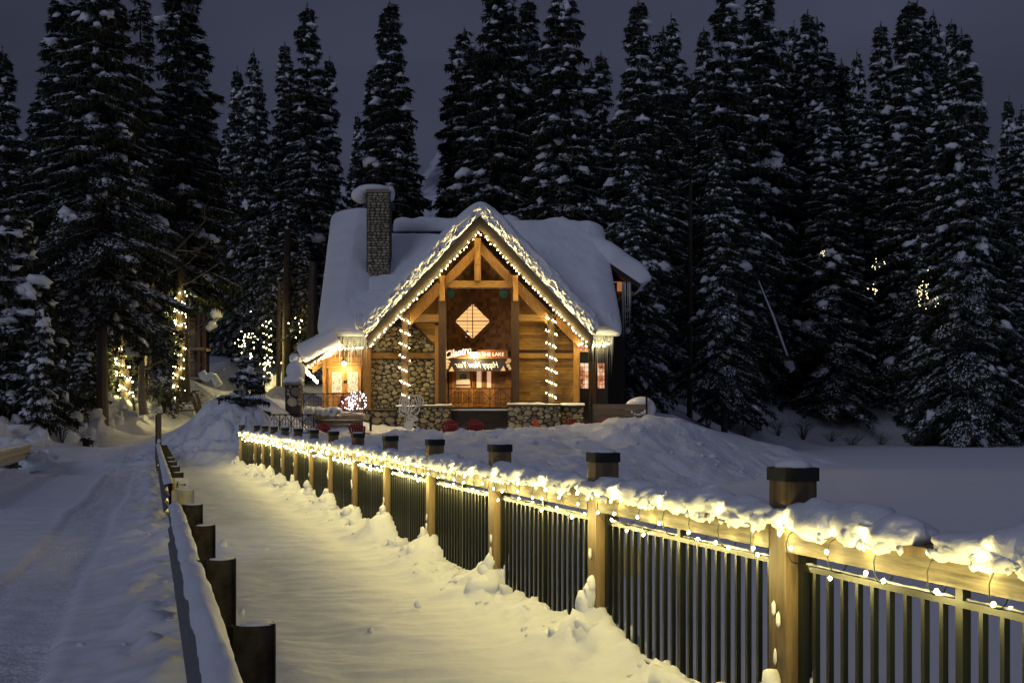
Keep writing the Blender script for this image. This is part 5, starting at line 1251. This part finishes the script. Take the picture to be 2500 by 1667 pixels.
for i in range(70):
    px = -100+i*40+r2.uniform(-15, 15); D = r2.uniform(126, 142) if px > 1600 else r2.uniform(92, 118)
    if 430 < px < 780: D = r2.uniform(112, 125)
    tree(px, r2.uniform(560, 760), D, r2.choice(['spire', 'big']), 1.25 if px > 1000 else 1.1, where(px, 'shorter gap-filling spruce'), 'shorter spruces between the tall trunks', var=i)

# ------------------------------------------------------------------ lit trunks, bare trees, shrubs
def helix(label, px0, px1, y0, y1, D, rad, turns, per, power, r=.045):
    bb = []; pth = []
    for i in range(turns*per+1):
        f = i/(turns*per); ph = 2*math.pi*i/per; cx_ = X(px0+(px1-px0)*f, D); z = Z(y0+(y1-y0)*f, D)
        pth.append((cx_+rad*math.sin(ph), D-rad*math.cos(ph), z))
        if math.cos(ph) > -.35: bb.append((cx_+(rad+.03)*math.sin(ph)+random.uniform(-.03, .03), D-(rad+.03)*math.cos(ph), z+random.uniform(-.13, .13)))
    bb = [p for p in bb if random.random() > .12]
    return strand(label, pth, bb, r, power=power*1.3, every=4, cord=.012, off=(0, -2.5, 0), lr=.018)
def snag(label, pts, rad, mat, twigs, seed, name='bare_tree'):
    t = thing(name, pts[0], label, 'tree'); r_ = random.Random(seed); MB().tube(pts, rad, 8).build('trunk', M[mat], t); q = MB()
    for (p0, p1, rr) in twigs: 
        mid = Vector(p0).lerp(Vector(p1), .5)+Vector((r_.uniform(-.3, .3), r_.uniform(-.3, .3), -.18)); q.tube([p0, mid, p1], [rr, rr*.7, rr*.25], 5)
        for k in range(7):
            f = r_.uniform(.3, .95); a = Vector(p0).lerp(Vector(p1), f); d = Vector((r_.uniform(-1, 1), r_.uniform(-1, 1), r_.uniform(-.5, .8)))*r_.uniform(.3, .9); q.tube([a, a+d*.5+Vector((0, 0, -.05)), a+d], [rr*.3, rr*.2, .006], 3, False)
    q.build('branch', M[mat], t); return t
helix('fairy lights wound thickly round the tall trunk before the cabin', 442, 438, 712, 975, 76, .34, 10, 13, 18, .028)
obj_t = thing('tall_tree', P(440, 985, 76), 'tall bare trunk wrapped in fairy lights before the cabin', 'tree'); MB().tube([P(438, 1000, 76), P(440, 850, 76), P(444, 560, 76)], [.36, .31, .24], 10).build('trunk', M['bark'], obj_t)
helix('fairy lights in wide loops on the leaning trunk at left', 296, 312, 856, 985, 67, .36, 4, 20, 30, .030)
obj_t = thing('tall_tree', P(310, 990, 67), 'leaning dark trunk with wide loops of fairy lights at the left', 'tree'); MB().tube([P(318, 1015, 67), P(300, 900, 67), P(292, 700, 67)], [.34, .30, .22], 10).build('trunk', M['bark'], obj_t)
helix('fairy lights spiralling down the stem left of the lodge', 651, 655, 784, 925, 86, .26, 8, 9, 12, .024)
def scatter(label, px, py, w, h, D, n, power, r=.025, mat='bulb'):
    bb = [P(px+random.gauss(0, w), py+random.gauss(0, h), D+random.uniform(-1, 1)) for _ in range(n)]; bb.sort(key=lambda p: p[2])
    return strand(label, bb, bb, r, power=power, every=5 if mat == 'bulb' else 6, cord=.006, lr=.03, mat=mat)
scatter('fairy lights scattered through the low boughs above the lit path', 598, 835, 14, 28, 86, 28, 8)
scatter('fairy lights behind the low entrance roof', 742, 800, 12, 22, 84, 16, 8)
scatter('small lights glowing low beside the lit path', 668, 885, 30, 5, 89, 16, 10)
scatter('faint cluster of lights far in the right-hand forest', 2246, 712, 3, 16, 106, 20, 0.88, .03, 'bulb_dim'); scatter('second faint column of lights far in the right-hand forest', 2263, 720, 1.5, 16, 106, 17, 0.88, .03, 'bulb_dim')
scatter('few yellow lights between trunks left of the bright far cluster', 2135, 705, 9, 5, 108, 12, 1.40, .03, 'bulb_dim'); scatter('tiny orange lights high among the dark right-hand trees', 2008, 620, 3, 7, 112, 7, 1.05, .03, 'bulb_dim')
scatter('few dim lights right of the bright far cluster', 2289, 730, 4, 9, 106, 7, 1.05, .03, 'bulb_dim'); scatter('pale lights high in the trees above the yellow ones', 2140, 650, 10, 7, 108, 9, 1.40, .03, 'bulb_dim')
A0 = [P(352, 1012, 64), P(345, 965, 64), P(347, 900, 64), P(345, 845, 64)]
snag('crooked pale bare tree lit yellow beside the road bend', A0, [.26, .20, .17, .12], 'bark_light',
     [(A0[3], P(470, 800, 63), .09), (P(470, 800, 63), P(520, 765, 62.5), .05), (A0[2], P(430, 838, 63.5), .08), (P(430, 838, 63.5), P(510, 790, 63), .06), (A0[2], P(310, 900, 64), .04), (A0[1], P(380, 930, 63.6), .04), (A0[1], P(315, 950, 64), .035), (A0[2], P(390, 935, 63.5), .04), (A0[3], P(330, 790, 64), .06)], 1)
A1 = [P(370, 690, 66), P(430, 610, 66), P(500, 540, 66)]
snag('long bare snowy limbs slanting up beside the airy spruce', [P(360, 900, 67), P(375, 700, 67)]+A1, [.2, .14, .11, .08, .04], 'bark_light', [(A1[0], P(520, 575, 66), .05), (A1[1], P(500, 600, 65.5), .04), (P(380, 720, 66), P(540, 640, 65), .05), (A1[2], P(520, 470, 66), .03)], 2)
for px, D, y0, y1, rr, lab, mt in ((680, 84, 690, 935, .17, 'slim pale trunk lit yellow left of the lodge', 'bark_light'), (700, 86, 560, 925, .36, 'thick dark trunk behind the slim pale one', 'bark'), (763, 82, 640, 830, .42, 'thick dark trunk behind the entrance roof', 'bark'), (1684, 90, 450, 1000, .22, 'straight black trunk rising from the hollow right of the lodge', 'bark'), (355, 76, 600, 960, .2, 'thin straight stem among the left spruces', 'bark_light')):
    t = thing('bare_tree', P(px, y1, D), lab, 'tree'); MB().tube([P(px, y1+25, D), P(px, (y0+y1)/2, D), P(px+2, y0, D)], [rr, rr*.85, rr*.6], 9).build('trunk', M[mt], t)
t = thing('leaning_birch', P(1920, 870, 97), 'pale birch trunk leaning left, snow along its upper side', 'tree'); MB().tube([P(1925, 880, 97), P(1890, 780, 97), P(1852, 690, 97)], [.18, .13, .08], 8).build('trunk', M['bark'], t)
MB().tube([P(1922, 868, 96.9), P(1887, 770, 96.9), P(1852, 685, 96.9)], [.09, .09, .04], 7).build('snow_line', M['snow_tree'], t, True)
def shrub(px, D, h, n, label, mat='bark', spread=.8, leafy=0, dz_=0):
    x = X(px, D); z = float(land(np.array([x]), np.array([float(D)]))[0])+dz_; t = thing('shrub', (x, D, z), label, 'shrub'); q = MB(); r_ = random.Random(int(px*7+D))
    for k in range(n):
        a = r_.uniform(0, 6.28); s = r_.uniform(.15, spread); p = Vector((x, D, z-.1)); e1 = p+Vector((math.cos(a)*s*.4, math.sin(a)*s*.4, h*r_.uniform(.4, .6))); e2 = p+Vector((math.cos(a)*s, math.sin(a)*s, h*r_.uniform(.6, 1))); q.tube([p, e1, e2], [.02, .013, .005], 3, False)
        for m2 in range(4): f = e1.lerp(e2, r_.random()); d = Vector((r_.uniform(-1, 1), r_.uniform(-1, 1), r_.uniform(-.2, 1)))*.28*h; q.tube([f, f+d], [.009, .004], 3, False)
    q.build('twigs', M[mat], t, kind='stuff')
    if leafy:
        V = []; r3 = np.random.default_rng(int(px)); c = r3.normal(0, 1, (leafy, 3))*np.array([spread*.55, spread*.4, h*.28])+np.array([x, D, z+h*.5]); a = r3.normal(0, .14, (leafy, 3)); b_ = r3.normal(0, .14, (leafy, 3)); V = np.stack([c, c+a, c+b_], 1).reshape(-1, 3)
        obj('foliage', np_mesh('foliage', V, np.arange(len(V)).reshape(-1, 3), M['needles']), t)
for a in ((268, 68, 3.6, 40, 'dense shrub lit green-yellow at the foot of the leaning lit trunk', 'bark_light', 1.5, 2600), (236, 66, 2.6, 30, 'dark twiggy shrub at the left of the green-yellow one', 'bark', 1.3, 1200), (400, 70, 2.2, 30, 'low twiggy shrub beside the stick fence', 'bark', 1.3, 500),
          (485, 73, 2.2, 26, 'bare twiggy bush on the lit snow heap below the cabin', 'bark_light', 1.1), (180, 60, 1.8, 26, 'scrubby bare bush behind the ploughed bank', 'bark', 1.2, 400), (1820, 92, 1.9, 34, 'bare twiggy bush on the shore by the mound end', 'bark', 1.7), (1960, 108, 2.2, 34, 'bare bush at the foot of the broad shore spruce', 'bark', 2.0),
          (2080, 112, 1.6, 30, 'low bare bush spreading on the shore snow', 'bark', 1.9), (2470, 112, 2.2, 20, 'upright reedy bush near the right edge of the shore', 'bark', .8), (150, 52, 1.2, 14, 'few dark twigs beside the small left spruce', 'bark', .7), (1900, 104, 1.5, 26, 'spreading bare bush left of the low shore scrub', 'bark', 1.7), (2030, 113, 1.1, 22, 'small scrub half buried in the shore snow', 'bark', 1.4), (2150, 114, 1.5, 26, 'bare scrub before the young snow-plastered spruce', 'bark', 1.6), (2420, 113, 1.4, 24, 'bare scrub between the two right-hand shore spruces', 'bark', 1.5), (1730, 84, 1.4, 22, 'small bare bush in the hollow behind the mound', 'bark', 1.1)): shrub(*a)
# ------------------------------------------------------------------ mountain with its mist put into the colour, and far ridge
def ridge(name, x0, x1, D, hf, seed, mat, depth=250):
    gx, gt = np.meshgrid(np.linspace(x0, x1, 160), np.linspace(0, 1, 60), indexing='ij'); top = hf(gx); z = top*gt**1.2+(.06*top)*fbm(gx*.02, gt*6, None, 5, seed)*gt; y = D+depth*gt
    tag(obj(name, grid_mesh(name, np.stack([gx, y, z-5], -1), mat)), kind='structure')
mm_, n, l, bs = newmat('mountain'); a = noise(n, l, coords(n, l, (.01, .01, .02)), 2.2, 8, .7)
l.new(ramp(n, l, a, [(.42, (.16, .17, .22)), (.56, (.55, .57, .66))]), bs.inputs['Base Color']); bs.inputs['Roughness'].default_value = 1  # muted grey-blue tones carry the haze; no mist in the air
ridge('mountain', -700, 700, 520, lambda x: 118+64*np.exp(-((x+36)/26.0)**2)+30*np.exp(-((x+180)/110)**2)+16*fbm(x*.02, x*0, None, 4, 5)-20*(x > 60), 5, mm_)
rm = plain('far_forest', (.035, .045, .05), 1, 0, .3, .1)
ridge('far_hill', 150, 420, 420, lambda x: 92+.0*x+6*fbm(x*.3, x*0, None, 3, 6), 8, rm, 120)
